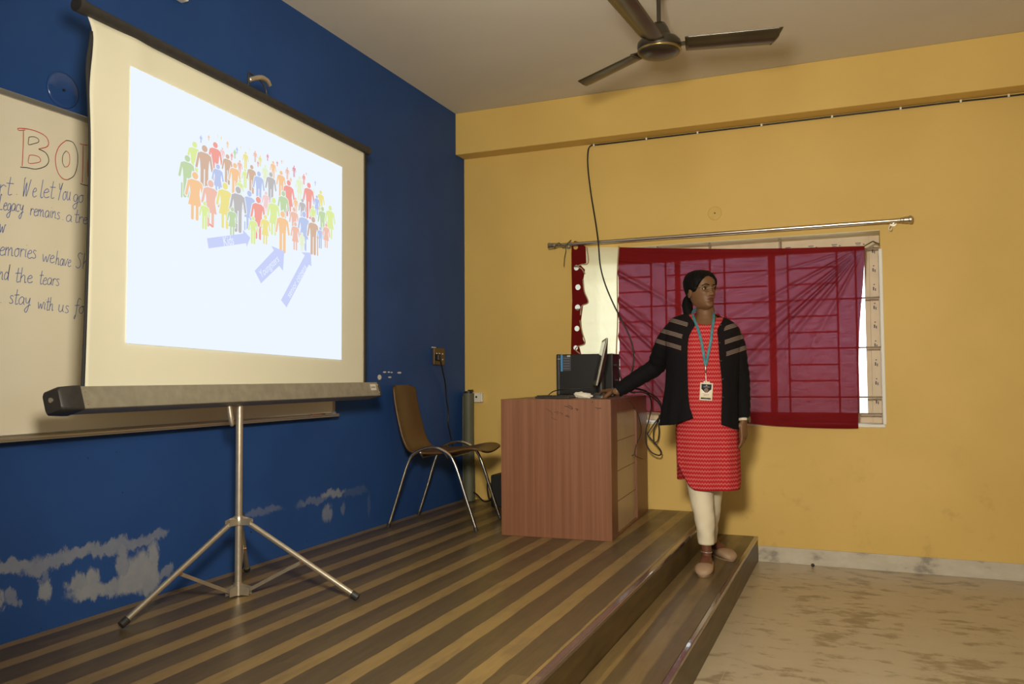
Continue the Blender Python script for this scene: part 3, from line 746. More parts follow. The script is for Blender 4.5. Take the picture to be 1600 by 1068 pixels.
write('.', -1, 473, 3, 473, .026); write('stay', 13, 474, 47, 477, .028); write('with', 58, 482, 83, 486, .025); write('us', 90, 487, 107, 489, .027); write('fo', 115, 488, 131, 491, .028)
ink.build('handwriting', m_penblue, wbd)
hd = MB()
def hs_(pts, mi, w=0.003): stroke(hd, [(q.y, q.z) for q in (on_x(x, y, BX) for x, y in pts)], w, mi)
C1 = lambda *a: [(x/2.669, 100+y/2.669) for x, y in a]
hs_(C1((105,275),(78,276),(76,268),(110,270),(150,280),(188,300),(202,325),(195,345),(160,354)), 0)
hs_(C1((97,278),(96,340),(92,425)), 0); hs_(C1((160,354),(190,370),(203,400),(190,425),(150,438),(112,432),(84,430)), 1)
hs_(C1((120,305),(118,335),(140,332),(160,325),(158,312),(140,303),(120,305)), 1, 0.0025); hs_(C1((122,380),(118,412),(150,412),(168,405),(162,388),(140,380),(122,380)), 0, 0.0025)
hs_(C1((276,318),(245,345),(230,395),(240,450),(262,478),(282,482)), 0); hs_(C1((276,318),(305,328),(322,370),(322,420),(308,465),(282,482)), 1)
hs_(C1((275,362),(262,380),(260,410),(270,430)), 1, 0.0025); hs_(C1((275,362),(288,375),(290,405),(284,425),(270,430)), 0, 0.0025)
hs_(C1((366,338),(345,336),(332,332)), 0); hs_(C1((346,340),(345,420),(342,495)), 0); hs_(C1((334,498),(350,504),(372,508)), 1); hs_(C1((372,352),(366,420),(366,470)), 0, 0.0025)
hd.build_split('heading_letter', [m_penred, m_penblack], wbd)

# ------------------------------------------------------------------ tripod projection screen
m_galv = mat('galvanised_screen_case', (0.30, 0.28, 0.215), 0.45, metal=0.30, noise=0.12, nscale=25)
m_caseunder = mat('dark_case_underside', (0.05, 0.06, 0.08), 0.5, metal=0.4)
m_blackpl = mat('black_plastic', (0.028, 0.026, 0.024), 0.5, noise=0.2, nscale=40)
m_legmetal = mat('tripod_metal', (0.56, 0.50, 0.40), 0.36, metal=0.8, noise=0.08, nscale=30)
m_cloth = mat('matte_screen_fabric', (0.71, 0.685, 0.53), 0.9, noise=0.015, nscale=4, spec=0.1)
m_edge = mat('black_screen_border', (0.02, 0.02, 0.02), 0.8)
PB = on_z(372, 930, HS)                       # foot of the pole
PB.z = HS
AN = math.radians(92.6); T = Vector((math.cos(AN), math.sin(AN), 0)); N = Vector((math.sin(AN), -math.cos(AN), 0))
scr = thing('projection_screen', PB, 0, 'tripod projection screen showing a slide of coloured people figures and three arrows', 'projection screen')
SO = PB+N*0.05                                 # cloth plane
def on_s(px, py, off=0.0): return on_plane(px, py, SO+N*off, N)
def sc(t, z, off=0.0): return Vector((SO.x, SO.y, 0))+T*t+N*off+Vector((0, 0, z))
def st_(p): q = p-SO; return q.dot(T), p.z
tl = st_(on_s(147, 27)); tr2 = st_(on_s(571, 240)); bl = st_(on_s(131, 604)); br = st_(on_s(567, 604))
ZT = (tl[1]+tr2[1])/2; ZB = (bl[1]+br[1])/2-0.03; T0 = bl[0]; T1 = (br[0]+tr2[0])/2+0.004
def edge_l(v):   # v from bottom 0 to top 1: the left border pulls in and curls near the top
    return T0+0.004*v+0.016*math.exp(-((v-0.93)/0.10)**2)-0.035*max(0, (v-0.95)/0.05)**2*0.6
def clf(u, v):
    t = lerp(edge_l(v), T1, u); z = lerp(ZB, ZT, v)
    off = 0.010*math.exp(-u/0.05)*math.sin(PI*min(1, v*1.02))+0.006*math.exp(-((u-0.06-0.05*v)/0.035)**2)*(v**3)-0.014*math.exp(-u/0.03)*math.exp(-((v-0.86)/0.12)**2)
    return sc(t, z, off)
cl_ = MB().grid(clf, 90, 70).build('screen_cloth', m_cloth, scr, smooth=True, solid=0.0008)
ed = MB()
ed.grid(lambda u, v: Vector(clf(0, v*0.965))+N*(0.003-0.006*u)-T*u*(0.005+0.012*math.exp(-((v-.92)/.07)**2)+0.007*(1-v)**3), 2, 60)
ed.grid(lambda u, v: Vector(clf(1, v))+N*0.002+T*(0.016*u-0.001), 2, 20)
ed.build_split('border', m_edge, cl_, smooth=True, solid=0.001)
top = MB()
ba, bb = sc(T0-0.035, ZT+0.018), sc(T1+0.022, ZT+0.018)
top.tube([ba, bb], 0.0215, 18)
top.tube([ba-T*0.02, ba+T*0.02], 0.024, 18); top.tube([bb-T*0.012, bb+T*0.014], 0.023, 18)
tb = top.build('top_bar', m_blackpl, scr, smooth=True, auto=40)
hk = on_s(401, 148); tk = st_(hk)[0]; zt = ZT+0.038
h = MB(); h.tube(spline([sc(tk-0.055, zt-0.008), sc(tk-0.055, zt+0.055), sc(tk-0.03, zt+0.058), sc(tk+0.03, zt+0.05), sc(tk+0.065, zt+0.02), sc(tk+0.068, zt-0.01)], 6), 0.0042, 8)
h.build('wire_loop', m_blackpl, tb, smooth=True)
h = MB(); h.tube(spline([sc(tk-0.05, zt+0.028), sc(tk-0.02, zt+0.045), sc(tk+0.03, zt+0.066), sc(tk+0.07, zt+0.066), sc(tk+0.095, zt+0.05)], 6), [0.011]*12+[0.0115]*9+[0.009]*3+[0.006], 10)
h.build('pole_hook', m_legmetal, scr, smooth=True)
# case: a tilted square tube with caps
ca = st_(on_s(117, 615))[0]-0.0; cb2 = st_(on_s(586, 612))[0]
zc = st_(on_s(350, 618))[1]; tilt = math.radians(17)
def case_pt(t, a, b):   # a: outwards to the viewer, b: up, in the tilted section
    ca_, sa_ = math.cos(tilt), math.sin(tilt)
    return sc(t, zc+b*ca_+a*sa_, a*ca_-b*sa_-0.012)
HW = 0.038
def section(t, w, rad=0.008, n=4):
    out = []
    for (sx, sy, a0) in ((1, 1, 0), (-1, 1, 90), (-1, -1, 180), (1, -1, 270)):
        for k in range(n+1):
            an = math.radians(a0+90*k/n); out.append(case_pt(t, sx*(w-rad)+rad*math.cos(an), sy*(w-rad)+rad*math.sin(an)))
    return out
cs = MB().loft([section(ca, HW, 0.004), section(cb2, HW, 0.004)]).build('case', m_galv, scr, smooth=True, auto=30)
cp = MB(); cp.loft([section(ca-0.075, HW-0.004, 0.014), section(ca-0.068, HW+0.001, 0.012), section(ca-0.02, HW+0.003, 0.008), section(ca+0.006, HW+0.003, 0.006)])
c1 = cp.build('end_cap', m_blackpl, scr, smooth=True, auto=40)
MB().tube([case_pt(ca-0.0755, 0, 0.004), case_pt(ca-0.080, 0, 0.004)], 0.008, 12).build('cap_bolt', m_legmetal, c1)
cp = MB(); cp.loft([section(cb2-0.004, HW+0.002, 0.006), section(cb2+0.012, HW+0.002, 0.008), section(cb2+0.016, HW-0.003, 0.012)])
cp.build('end_cap', m_blackpl, scr, smooth=True, auto=40)
b = MB()
for t_ in (ca+0.022, cb2-0.012):
    for bb_ in (0.022, -0.020): b.tube([case_pt(t_, HW, bb_), case_pt(t_, HW+0.0035, bb_)], 0.005, 10)
b.build_split('rivet', m_legmetal, cs)
sk = MB(); 
def cq(t0, t1, b0, b1, off, mi): sk.quad(case_pt(t0+0.003, HW+off, b1), case_pt(t0, HW+off, b0), case_pt(t1, HW+off, b0), case_pt(t1+0.003, HW+off, b1), mi)
cq(cb2-0.088, cb2-0.03, -0.008, 0.026, 0.0006, 0)
for k in range(5): cq(cb2-0.080+k*0.0085, cb2-0.074+k*0.0085, 0.005+(k % 2)*0.002, 0.012, 0.0010, 1)
sk.build('sticker', [mat('white_sticker', (0.7, 0.66, 0.56), 0.6), m_penblack], cs)
# pole, crank handle, collar, tripod legs
ZC = st_(on_plane(372, 813, PB, N))[1]
pl = MB(); pl.tube([PB+Vector((0, 0, 0.03)), PB+Vector((0, 0, zc-HS-0.03))], 0.0148, 16); pl.tube([PB+Vector((0, 0, zc-HS-0.03)), PB+Vector((0, 0, ZT-HS+0.03))], 0.011, 14)
pl.build('pole', m_legmetal, scr, smooth=True, auto=40)
hp = on_plane(353, 630, PB, N); hq = on_plane(355, 660, PB, N)
MB().tube(spline([hp+Vector((0, 0, 0.015))+N*0.015, hp+N*0.015, hq+N*0.022, hq+N*0.02+Vector((0, 0, -0.006))+T*0.006], 5), [0.011]*10+[0.009]*6, 10).build('release_handle', m_legmetal, scr, smooth=True)
cl2 = MB(); Vz = lambda z: Vector((PB.x, PB.y, z))
cl2.lathe([(0.021, -0.018), (0.023, -0.012), (0.023, 0.012), (0.019, 0.020)], Vz(ZC), 18)
LEG = [on_z(190, 975, HS+0.017), on_z(558, 932, HS+0.017)]
d2 = [(l-PB).normalized() for l in LEG]; third = -(d2[0]+d2[1]); third.z = 0; third.normalize()
LEG.append(on_z(386, 889, HS+0.017))
for l in LEG:
    e = l-PB; e.z = 0; e.normalize(); s_ = Vector((-e.y, e.x, 0))
    for q in (-1, 1): cl2.prism([Vz(ZC-0.016)+e*0.015+s_*q*0.013, Vz(ZC-0.016)+e*0.058+s_*q*0.013, Vz(ZC+0.006)+e*0.058+s_*q*0.013, Vz(ZC+0.016)+e*0.015+s_*q*0.013], s_*q*0.002)
cl2.build('leg_collar', m_legmetal, scr, smooth=True, auto=30)
kb = MB(); kd = (T*0.8-N*0.35).normalized(); kb.tube([Vz(ZC+0.012)+kd*0.02, Vz(ZC+0.014)+kd*0.036], 0.004, 8); kb.ball(Vz(ZC+0.016)+kd*0.045, 0.013)
kb.build('locking_knob', m_blackpl, scr, smooth=True)
bs = MB(); bs.lathe([(0.020, 0), (0.020, 0.05)], PB+Vector((0, 0, 0.004)), 16)
for l in LEG:
    e = l-PB; e.z = 0; e.normalize(); s_ = Vector((-e.y, e.x, 0))
    for q in (-1, 1): bs.prism([PB+Vector((0, 0, 0.006))+s_*q*0.012, PB+Vector((0, 0, 0.006))+e*0.055+s_*q*0.012, PB+Vector((0, 0, 0.038))+e*0.055+s_*q*0.012, PB+Vector((0, 0, 0.05))+s_*q*0.012], s_*q*0.002)
bs.build('brace_hub', m_legmetal, scr, smooth=True, auto=30)
for i, l in enumerate(LEG):
    e = l-PB; e.z = 0; R_ = e.length; e.normalize()
    a = Vz(ZC-0.008)+e*0.045; dirv = (l-a).normalized(); zz0 = l
    lg = MB().tube([a, l], 0.0112, 14).build('leg', m_legmetal, scr, smooth=True, auto=40)
    MB().tube([l-dirv*0.026, l+dirv*0.004], 0.0145, 14).build('rubber_foot', m_blackpl, lg, smooth=True, auto=40)
    mid = a.lerp(l, 0.5)-Vector((0, 0, 0.010)); q = PB+Vector((0, 0, 0.024))+e*0.045
    s_ = Vector((-e.y, e.x, 0))*0.002; w = Vector((0, 0, 0.008))
    br_ = MB().prism([q-w-s_, mid-w-s_, mid+w-s_, q+w-s_], s_*2).build('brace', m_legmetal, scr)
    MB().tube([mid-Vector((-e.y, e.x, 0))*0.012, mid+Vector((-e.y, e.x, 0))*0.012], 0.006, 10).build('brace_rivet', mat('rusty_rivet', (0.25, 0.13, 0.06), 0.5, metal=0.5), br_)

# the projected slide: emissive mesh on the cloth in place of a projector beam
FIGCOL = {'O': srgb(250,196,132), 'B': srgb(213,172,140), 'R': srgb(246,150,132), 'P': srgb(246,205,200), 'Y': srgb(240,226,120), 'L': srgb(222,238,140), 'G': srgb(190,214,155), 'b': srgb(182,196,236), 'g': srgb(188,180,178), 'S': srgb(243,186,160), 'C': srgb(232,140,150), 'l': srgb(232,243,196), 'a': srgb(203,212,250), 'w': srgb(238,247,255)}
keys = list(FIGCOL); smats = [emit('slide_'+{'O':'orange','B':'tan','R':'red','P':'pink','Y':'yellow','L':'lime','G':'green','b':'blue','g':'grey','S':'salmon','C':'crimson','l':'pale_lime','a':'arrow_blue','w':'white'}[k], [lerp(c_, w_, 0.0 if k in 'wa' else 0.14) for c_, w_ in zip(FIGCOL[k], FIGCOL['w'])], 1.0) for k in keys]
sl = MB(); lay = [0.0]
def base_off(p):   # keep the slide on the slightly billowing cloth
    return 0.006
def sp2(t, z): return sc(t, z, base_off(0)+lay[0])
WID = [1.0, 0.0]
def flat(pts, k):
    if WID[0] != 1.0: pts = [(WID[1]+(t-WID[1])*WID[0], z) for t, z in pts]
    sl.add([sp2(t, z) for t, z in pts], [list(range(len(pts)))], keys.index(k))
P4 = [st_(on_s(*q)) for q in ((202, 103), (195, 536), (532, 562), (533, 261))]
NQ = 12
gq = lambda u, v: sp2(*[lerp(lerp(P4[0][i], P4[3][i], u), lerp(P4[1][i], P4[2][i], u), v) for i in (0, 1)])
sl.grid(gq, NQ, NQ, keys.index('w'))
def pxs(x, y): return st_(on_s(250+x/3.56, 190+y/3.56))
def capsule(a, b, r, k, n=6):
    d = Vector((b[0]-a[0], b[1]-a[1])); an = math.atan2(d.y, d.x); pts = []
    for i in range(n+1): pts.append((b[0]+r*math.cos(an-PI/2+PI*i/n), b[1]+r*math.sin(an-PI/2+PI*i/n)))
    for i in range(n+1): pts.append((a[0]+r*math.cos(an+PI/2+PI*i/n), a[1]+r*math.sin(an+PI/2+PI*i/n)))
    flat(pts, k)
def poly_body(t, z0, s, female, gr, k):
    """s: head-to-foot height, z0: foot"""
    Z = lambda f_: z0+f_*s
    WID[0], WID[1] = 1.25, t
    n = 14
    flat([(t+(0.072+gr)*s*math.cos(2*PI*i/n)*1.0, Z(0.925)+(0.075+gr)*s*math.sin(2*PI*i/n)) for i in range(n)], k)
    lay[0] += 0.00001
    sh = 0.155; g_ = gr*s
    # shoulders and torso
    flat([(t-sh*s*0.55-g_, Z(0.835)+g_), (t+sh*s*0.55+g_, Z(0.835)+g_), (t+sh*s*0.95+g_, Z(0.80)), (t+sh*s*0.72+g_, Z(0.62)), (t+0.10*s+g_, Z(0.47)-g_), (t-0.10*s-g_, Z(0.47)-g_), (t-sh*s*0.72-g_, Z(0.62)), (t-sh*s*0.95-g_, Z(0.80))], k)
    lay[0] += 0.00001
    for q in (-1, 1):
        capsule((t+q*sh*s*0.92, Z(0.775)), (t+q*(sh+0.035)*s*1.05, Z(0.48 if not female else 0.50)), 0.028*s+g_, k); lay[0] += 0.00001
    if female:
        flat([(t-0.095*s-g_, Z(0.60)), (t+0.095*s+g_, Z(0.60)), (t+0.155*s+g_, Z(0.30)-g_), (t-0.155*s-g_, Z(0.30)-g_)], k); lay[0] += 0.00001
        for q in (-1, 1): capsule((t+q*0.055*s, Z(0.34)), (t+q*0.055*s, Z(0.03)), 0.032*s+g_, k); lay[0] += 0.00001
    else:
        for q in (-1, 1): capsule((t+q*0.056*s, Z(0.50)), (t+q*0.056*s, Z(0.035)), 0.042*s+g_, k); lay[0] += 0.00001
FIG = [(221,80,119,'m','b'),(264,78,106,'m','O'),(315,72,93,'m','l'),(333,85,104,'m','Y'),(368,112,147,'m','O'),(441,138,152,'m','Y'),(490,148,166,'m','l'),(391,178,216,'m','R'),(408,160,206,'m','G'),(420,145,178,'m','b'),(338,152,230,'m','P'),
 (521,168,226,'m','S'),(590,183,219,'m','C'),(548,194,250,'m','Y'),(536,222,252,'m','R'),(643,222,249,'m','C'),(668,215,236,'m','S'),(680,214,230,'m','l'),(620,228,320,'m','O'),(466,176,262,'m','Y'),(433,222,300,'m','S'),(736,250,309,'m','C'),(698,260,322,'m','S'),(790,296,350,'m','R'),(803,285,299,'m','C'),(813,290,300,'m','P'),(853,332,357,'m','b'),(716,313,350,'m','O'),(843,380,420,'f','l'),
 (180,130,330,'m','L'),(295,132,330,'m','R'),(235,152,384,'m','B'),(573,250,350,'f','l'),(461,272,370,'m','L'),(497,254,400,'m','B'),(362,196,350,'m','B'),(403,246,420,'m','O'),(308,252,415,'f','b'),(430,332,440,'m','L'),(536,292,460,'m','b'),(603,296,460,'m','g'),(660,286,430,'m','O'),(762,314,440,'f','l'),(702,342,530,'f','R'),(814,356,540,'m','R'),(880,394,520,'m','Y'),(858,420,520,'f','b'),(740,430,510,'m','O'),
 (135,207,425,'m','G'),(178,302,549,'f','O'),(265,347,588,'f','S'),(345,360,596,'f','Y'),(573,400,520,'f','P'),(670,402,580,'m','G'),(480,402,602,'f','b'),(417,382,616,'m','g'),(776,440,560,'m','g'),(529,437,655,'f','R'),(615,440,633,'f','L'),(834,477,590,'m','L'),(887,487,640,'m','G'),(930,482,652,'f','L'),(728,490,640,'m','S'),(783,517,715,'f','b'),(228,457,599,'m','L'),(382,489,634,'f','G'),(499,540,681,'m','L'),(566,532,683,'f','Y'),(663,517,730,'m','O'),(834,547,741,'m','B'),(873,596,706,'m','b'),(906,577,703,'f','S'),(733,572,716,'f','S'),(770,626,721,'f','l')]
for hx, hy, fy, kind, k in FIG:
    t, zh = pxs(hx, hy); _, zf = pxs(hx, fy); s = (zh-zf)/0.925
    lay[0] += 0.00003; poly_body(t, zf, s, kind == 'f', 0.020, 'w')
    lay[0] += 0.00003; poly_body(t, zf, s, kind == 'f', 0.0, k); WID[0] = 1.0
lay[0] += 0.0002
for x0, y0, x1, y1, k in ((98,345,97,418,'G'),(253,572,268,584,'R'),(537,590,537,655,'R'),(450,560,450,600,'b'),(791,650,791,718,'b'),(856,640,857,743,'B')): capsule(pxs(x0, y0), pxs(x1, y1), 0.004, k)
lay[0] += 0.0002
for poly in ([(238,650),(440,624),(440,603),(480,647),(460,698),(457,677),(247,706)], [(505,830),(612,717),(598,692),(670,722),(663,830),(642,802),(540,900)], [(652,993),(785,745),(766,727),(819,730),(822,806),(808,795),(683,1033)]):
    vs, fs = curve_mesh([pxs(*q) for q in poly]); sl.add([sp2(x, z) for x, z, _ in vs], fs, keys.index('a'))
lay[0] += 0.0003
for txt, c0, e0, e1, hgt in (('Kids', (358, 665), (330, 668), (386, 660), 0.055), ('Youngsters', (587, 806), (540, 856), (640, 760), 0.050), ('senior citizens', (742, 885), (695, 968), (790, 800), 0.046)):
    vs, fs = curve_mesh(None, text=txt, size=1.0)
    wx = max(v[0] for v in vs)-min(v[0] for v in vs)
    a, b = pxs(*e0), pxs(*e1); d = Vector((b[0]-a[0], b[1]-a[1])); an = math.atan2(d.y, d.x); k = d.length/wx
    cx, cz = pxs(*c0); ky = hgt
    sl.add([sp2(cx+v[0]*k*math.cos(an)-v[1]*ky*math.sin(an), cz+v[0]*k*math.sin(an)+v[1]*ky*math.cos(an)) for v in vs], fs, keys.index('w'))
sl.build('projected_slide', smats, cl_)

# ------------------------------------------------------------------ chair
m_seat = mat('brown_moulded_shell', (0.105, 0.052, 0.016), 0.38, noise=0.12, nscale=6, spec=0.5)
ch = thing('chair', (0.327, -0.997, HS+0.0045), math.radians(6.5), 'brown moulded shell chair with chrome hoop legs against the blue wall', 'chair')
prof = spline([(-.290, 0, .858), (-.285, 0, .83), (-.272, 0, .74), (-.245, 0, .62), (-.212, 0, .515), (-.165, 0, .455), (-.09, 0, .432), (0.02, 0, .430), (.13, 0, .440), (.22, 0, .458), (.285, 0, .459), (.322, 0, .446)], 7)
def shell(u, v):
    k = v*(len(prof)-1); i = min(int(k), len(prof)-2); p = prof[i].lerp(prof[i+1], k-i)
    hw = table([(0, .156), (.04, .168), (.3, .178), (.45, .185), (.6, .205), (.9, .212), (1, .185)], v)[0]
    a = 2*u-1; dish = 0.030*a*a
    off = Vector((dish, 0, 0)) if v < 0.38 else Vector((dish*max(0, 1-(v-.38)/.2), 0, dish*0.7*min(1, (v-.38)/.2)))
    rc = 0.05*max(0, abs(a)-0.7)/0.3
    cornz = -0.022*max(0, (abs(a)-0.6)/0.4)**2*max(0, 1-v/0.12)
    return Vector((p.x, a*hw, p.z+cornz))+off
MB().grid(shell, 24, 70).build('seat_shell', m_seat, ch, smooth=True, local=True, solid=0.012)
for s in (-1, 1):
    y = s*0.236
    P = spline([(-.262, y, 0.004), (-.20, y, .19), (-.135, y*.99, .385), (-.085, y*.985, .452), (.02, y*.98, .486), (.115, y*.985, .455), (.170, y*.99, .385), (.238, y, .19), (.302, y, 0.004)], 8)
    lg = MB().tube(P, 0.0098, 12).build('hoop_leg', m_chrome, ch, smooth=True, local=True)
    ft = MB()
    for p, q in ((P[0], P[2]), (P[-1], P[-3])):
        d = (q-p).normalized(); ft.tube([p-d*0.003, p+d*0.022], 0.0118, 12)
    ft.build_split('foot_cap', m_blackpl, lg, smooth=True, local=True, auto=40)
b = MB()
for x in (-.055, .105): b.tube([(x, -.232, .458), (x, -.19, .424), (x, .19, .424), (x, .232, .458)], 0.008, 10)
b.build_split('seat_bracket', m_chrome, ch, smooth=True, local=True)

# ------------------------------------------------------------------ rolled chart in the corner, black power box
m_roll = mat('grey_green_rolled_sheet', (0.105, 0.105, 0.065), 0.6, noise=0.12, nscale=5, stretch=(6, 6, 1))
rb_ = Vector((0.078, -0.10, HS))
ro = thing('rolled_chart', rb_, 0, 'tall grey-green rolled chart standing in the corner behind the chair', 'rolled chart')
t_ = on_y(733.5, 614, -0.07)
b = MB(); ax0 = rb_+Vector((0, 0, 0.004)); ax1 = Vector((0.062, -0.068, t_.z))
rings = []
for k in range(13):
    v = k/12; c0 = ax0.lerp(ax1, v); r0 = 0.042+0.006*math.sin(6*v+1)*0.4
    rings.append([c0+Vector((r0*math.cos(2*PI*i/30)*(1+0.05*math.sin(3*v+i)), r0*math.sin(2*PI*i/30), 0)) for i in range(30)])
b.loft(rings); b.build('roll', m_roll, ro, smooth=True, auto=50)
e_ = MB(); e_.tube(spline([ax1+Vector((-0.03, -0.035, -0.02)), ax0+Vector((-0.03, -0.037, 0.05))], 10), 0.004, 6)
e_.build('sheet_edge', m_roll, ro, smooth=True)
e_ = MB(); e_.tube([ax1-Vector((0, 0, .004)), ax1+Vector((0.0, 0, 0.016))], 0.030, 16); e_.box((ax1.x+0.004, ax1.y-0.02, ax1.z+0.01), (ax1.x+0.035, ax1.y+0.012, ax1.z+0.026))
e_.build('end_plug', m_blackpl, ro, smooth=True, auto=40)
m_dark = mat('matt_black_box', (0.010, 0.010, 0.010), 0.6)
bx = thing('power_box', (0.40, -0.22, HS), 0, 'black power supply box on the stage between the rolled chart and the desk', 'power box')
MB().box((0.345, -0.31, HS), (0.56, -0.12, HS+0.225)).build('housing', m_dark, bx, bevel=0.012)
b = MB(); b.box((0.338, -0.25, HS+0.12), (0.346, -0.18, HS+0.19)); b.tube([(0.345, -0.245, HS+0.05), (0.32, -0.25, HS+0.05)], 0.012, 10)
b.build_split('socket_outlet', m_blackpl, bx, bevel=0.003)
h = MB(); h.tube(spline([(0.345, -0.3, HS+0.16), (0.325, -0.31, HS+0.17), (0.318, -0.30, HS+0.12), (0.325, -0.29, HS+0.06), (0.345, -0.28, HS+0.05)], 6), 0.005, 8)
h.build('lead', m_cable, bx, smooth=True)

# ------------------------------------------------------------------ desk
m_lam = mat('reddish_wood_laminate', (0.3, 0.13, 0.07), 0.4, spec=0.4)
g = NT(m_lam)
gr_ = g.noise(g.comb(g.m('MULTIPLY', g.x, 45.0), g.m('MULTIPLY', g.y, 45.0), g.m('MULTIPLY', g.z, 0.8)), 1.0, 5, 0.6)
g.base(g.ramp(gr_, [(0.3, (0.175, 0.070, 0.034)), (0.5, (0.215, 0.090, 0.046)), (0.7, (0.25, 0.112, 0.062))]))
m_beige = mat('beige_laminate', (0.50, 0.38, 0.22), 0.35, noise=0.04, nscale=5)
m_groove = mat('groove_brown', (0.17, 0.10, 0.05), 0.6)
DT = 1.0755-HS
dk = thing('desk', (1.473, -1.184, HS+0.0012), math.radians(3.3), 'reddish wood laminate teacher desk with beige side panel on the stage', 'desk')
DWd, DD = 0.648, 1.105
MB().box((-DWd, 0, 0), (0, 0.02, DT)).build('front_panel', m_lam, dk, local=True)
MB().box((-DWd, 0.02, DT-0.024), (0.0, DD, DT)).build('tabletop', m_lam, dk, local=True, bevel=0.002)
b = MB(); b.box((-0.02, 0.02, 0), (0, 0.155, DT-0.024)); b.box((-0.02, 0.155, DT-0.075), (0, 0.745, DT-0.024)); b.box((-0.02, 0.745, 0), (0, DD, DT-0.024)); b.box((-0.02, 0.155, 0), (0, 0.745, 0.012))
b.build('side_frame', m_lam, dk, local=True)
pn = MB().box((-0.032, 0.155, 0.012), (-0.014, 0.745, DT-0.075)).build('side_panel', m_beige, dk, local=True)
b = MB()
for k in range(1, 4): z = 0.012+(DT-0.087)*(k/4+0.005); b.box((-0.0145, 0.155, z-0.002), (-0.0132, 0.745, z+0.002))
b.build('panel_groove', m_groove, pn, local=True)
MB().box((-DWd, 0.02, 0), (-DWd+0.02, DD, DT-0.024)).build('far_side_panel', m_lam, dk, local=True)
MB().box((-DWd+0.02, DD-0.02, 0), (-0.02, DD, DT-0.024)).build('back_panel', m_lam, dk, local=True)
sc_ = MB()
MD = Matrix.Translation((1.473, -1.184, HS)) @ Matrix.Rotation(math.radians(3.3), 4, 'Z'); MDi = MD.inverted()
nd = MD.to_3x3() @ Vector((0, -1, 0))
def on_d(px, py, off=0.0015): return on_plane(px, py, MD.translation+nd*off, nd)
def scrib(pts, r=0.0016): sc_.tube(spline([on_d(760+x*0.337, 500+y*0.337) for x, y in pts], 4), r, 5)
scrib([(362,398),(380,402),(392,410)]); scrib([(380,394),(392,400),(400,408),(392,413)]); scrib([(412,410),(424,413),(418,418)]); scrib([(366,442),(378,447),(385,450)]); scrib([(372,438),(382,444)], .001)
scrib([(505,403),(518,409),(532,407)]); scrib([(490,376),(494,382)]); scrib([(275,408),(290,418),(300,424),(306,440)], .0009); scrib([(312,428),(330,424),(328,436)], .0009); scrib([(340,428),(352,432),(350,440)], .0009); scrib([(302,446),(308,455),(325,462)], .0009)
sc_.build_split('pen_scribble', m_penblack, dk)

# things on the desk
ZD = HS+DT
m_cpu = mat('black_painted_steel', (0.011, 0.0105, 0.0095), 0.45, noise=0.1, nscale=30)
CPY = -0.30
cx0 = on_y(870, 590, CPY); cx1 = on_y(957.5, 590, CPY); ct = on_y(900, 553, CPY).z
pc_ = thing('computer_tower', ((cx0.x+cx1.x)/2, -0.21, ZD), 0, 'black computer tower with stickers standing at the back of the desk', 'computer')
MB().box((cx0.x, CPY, ZD+0.006), (cx1.x, CPY+0.18, ct)).build('case', m_cpu, pc_, bevel=0.006)
MB().box((cx0.x-0.004, CPY-0.004, ZD+0.002), (cx0.x+0.022, CPY+0.184, ct+0.002)).build('front_bezel', m_blackpl, pc_, bevel=0.008)
b = MB()
for x in (cx0.x+0.03, cx1.x-0.03):
    for y in (CPY+0.02, CPY+0.16): b.lathe([(0.011, 0), (0.011, 0.007)], (x, y, ZD), 12)
b.build_split('rubber_foot', m_blackpl, pc_)
def stk(px0, py0, px1, py1, m, name, o=0.0006):
    a = on_y(px0, py0, CPY-o); c_ = on_y(px1, py1, CPY-o)
    return MB().box((a.x, CPY-o, c_.z), (c_.x, CPY+0.0001, a.z)).build(name, m, pc_)
stk(875.8, 554, 879.3, 580, mat('blue_sticker', (0.08, 0.30, 0.62), 0.5), 'blue_sticker', 0.0012)
stk(879.3, 555, 892, 579, mat('grey_spec_sticker', (0.055, 0.062, 0.075), 0.5), 'spec_sticker', 0.0009)
stk(886, 555, 891, 557, mat('white_label', (0.6, 0.6, 0.58), 0.5), 'white_label', 0.0013)
b = MB()
for k in range(5):
    a = on_y(880.5, 559+k*4, CPY-0.0012); c_ = on_y(890, 560+k*4, CPY-0.0012); b.box((a.x, CPY-0.0012, c_.z), (c_.x, CPY-0.0005, a.z))
b.build('sticker_print', mat('grey_print', (0.16, 0.17, 0.19), 0.6), pc_)
a = on_y(871.5, 560.5, CPY-0.006); MB().box((a.x-0.002, CPY-0.0062, a.z-0.003), (a.x+0.016, CPY-0.0035, a.z+0.002)).build('badge', m_alu, pc_)
b = MB()
for k, (z, m_) in enumerate(((0.20, 0), (0.10, 0), (0.07, 0))): b.box((cx1.x-0.001, CPY+0.02+k*0.03, ZD+z), (cx1.x+0.022, CPY+0.04+k*0.03, ZD+z+0.012))
b.build_split('plug', m_blackpl, pc_, bevel=0.003)
MB().box((cx1.x-0.001, CPY+0.01, ZD+0.035), (cx1.x+0.025, CPY+0.03, ZD+0.065)).build('video_plug', mat('blue_video_plug', (0.03, 0.06, 0.22), 0.4), pc_, bevel=0.004)

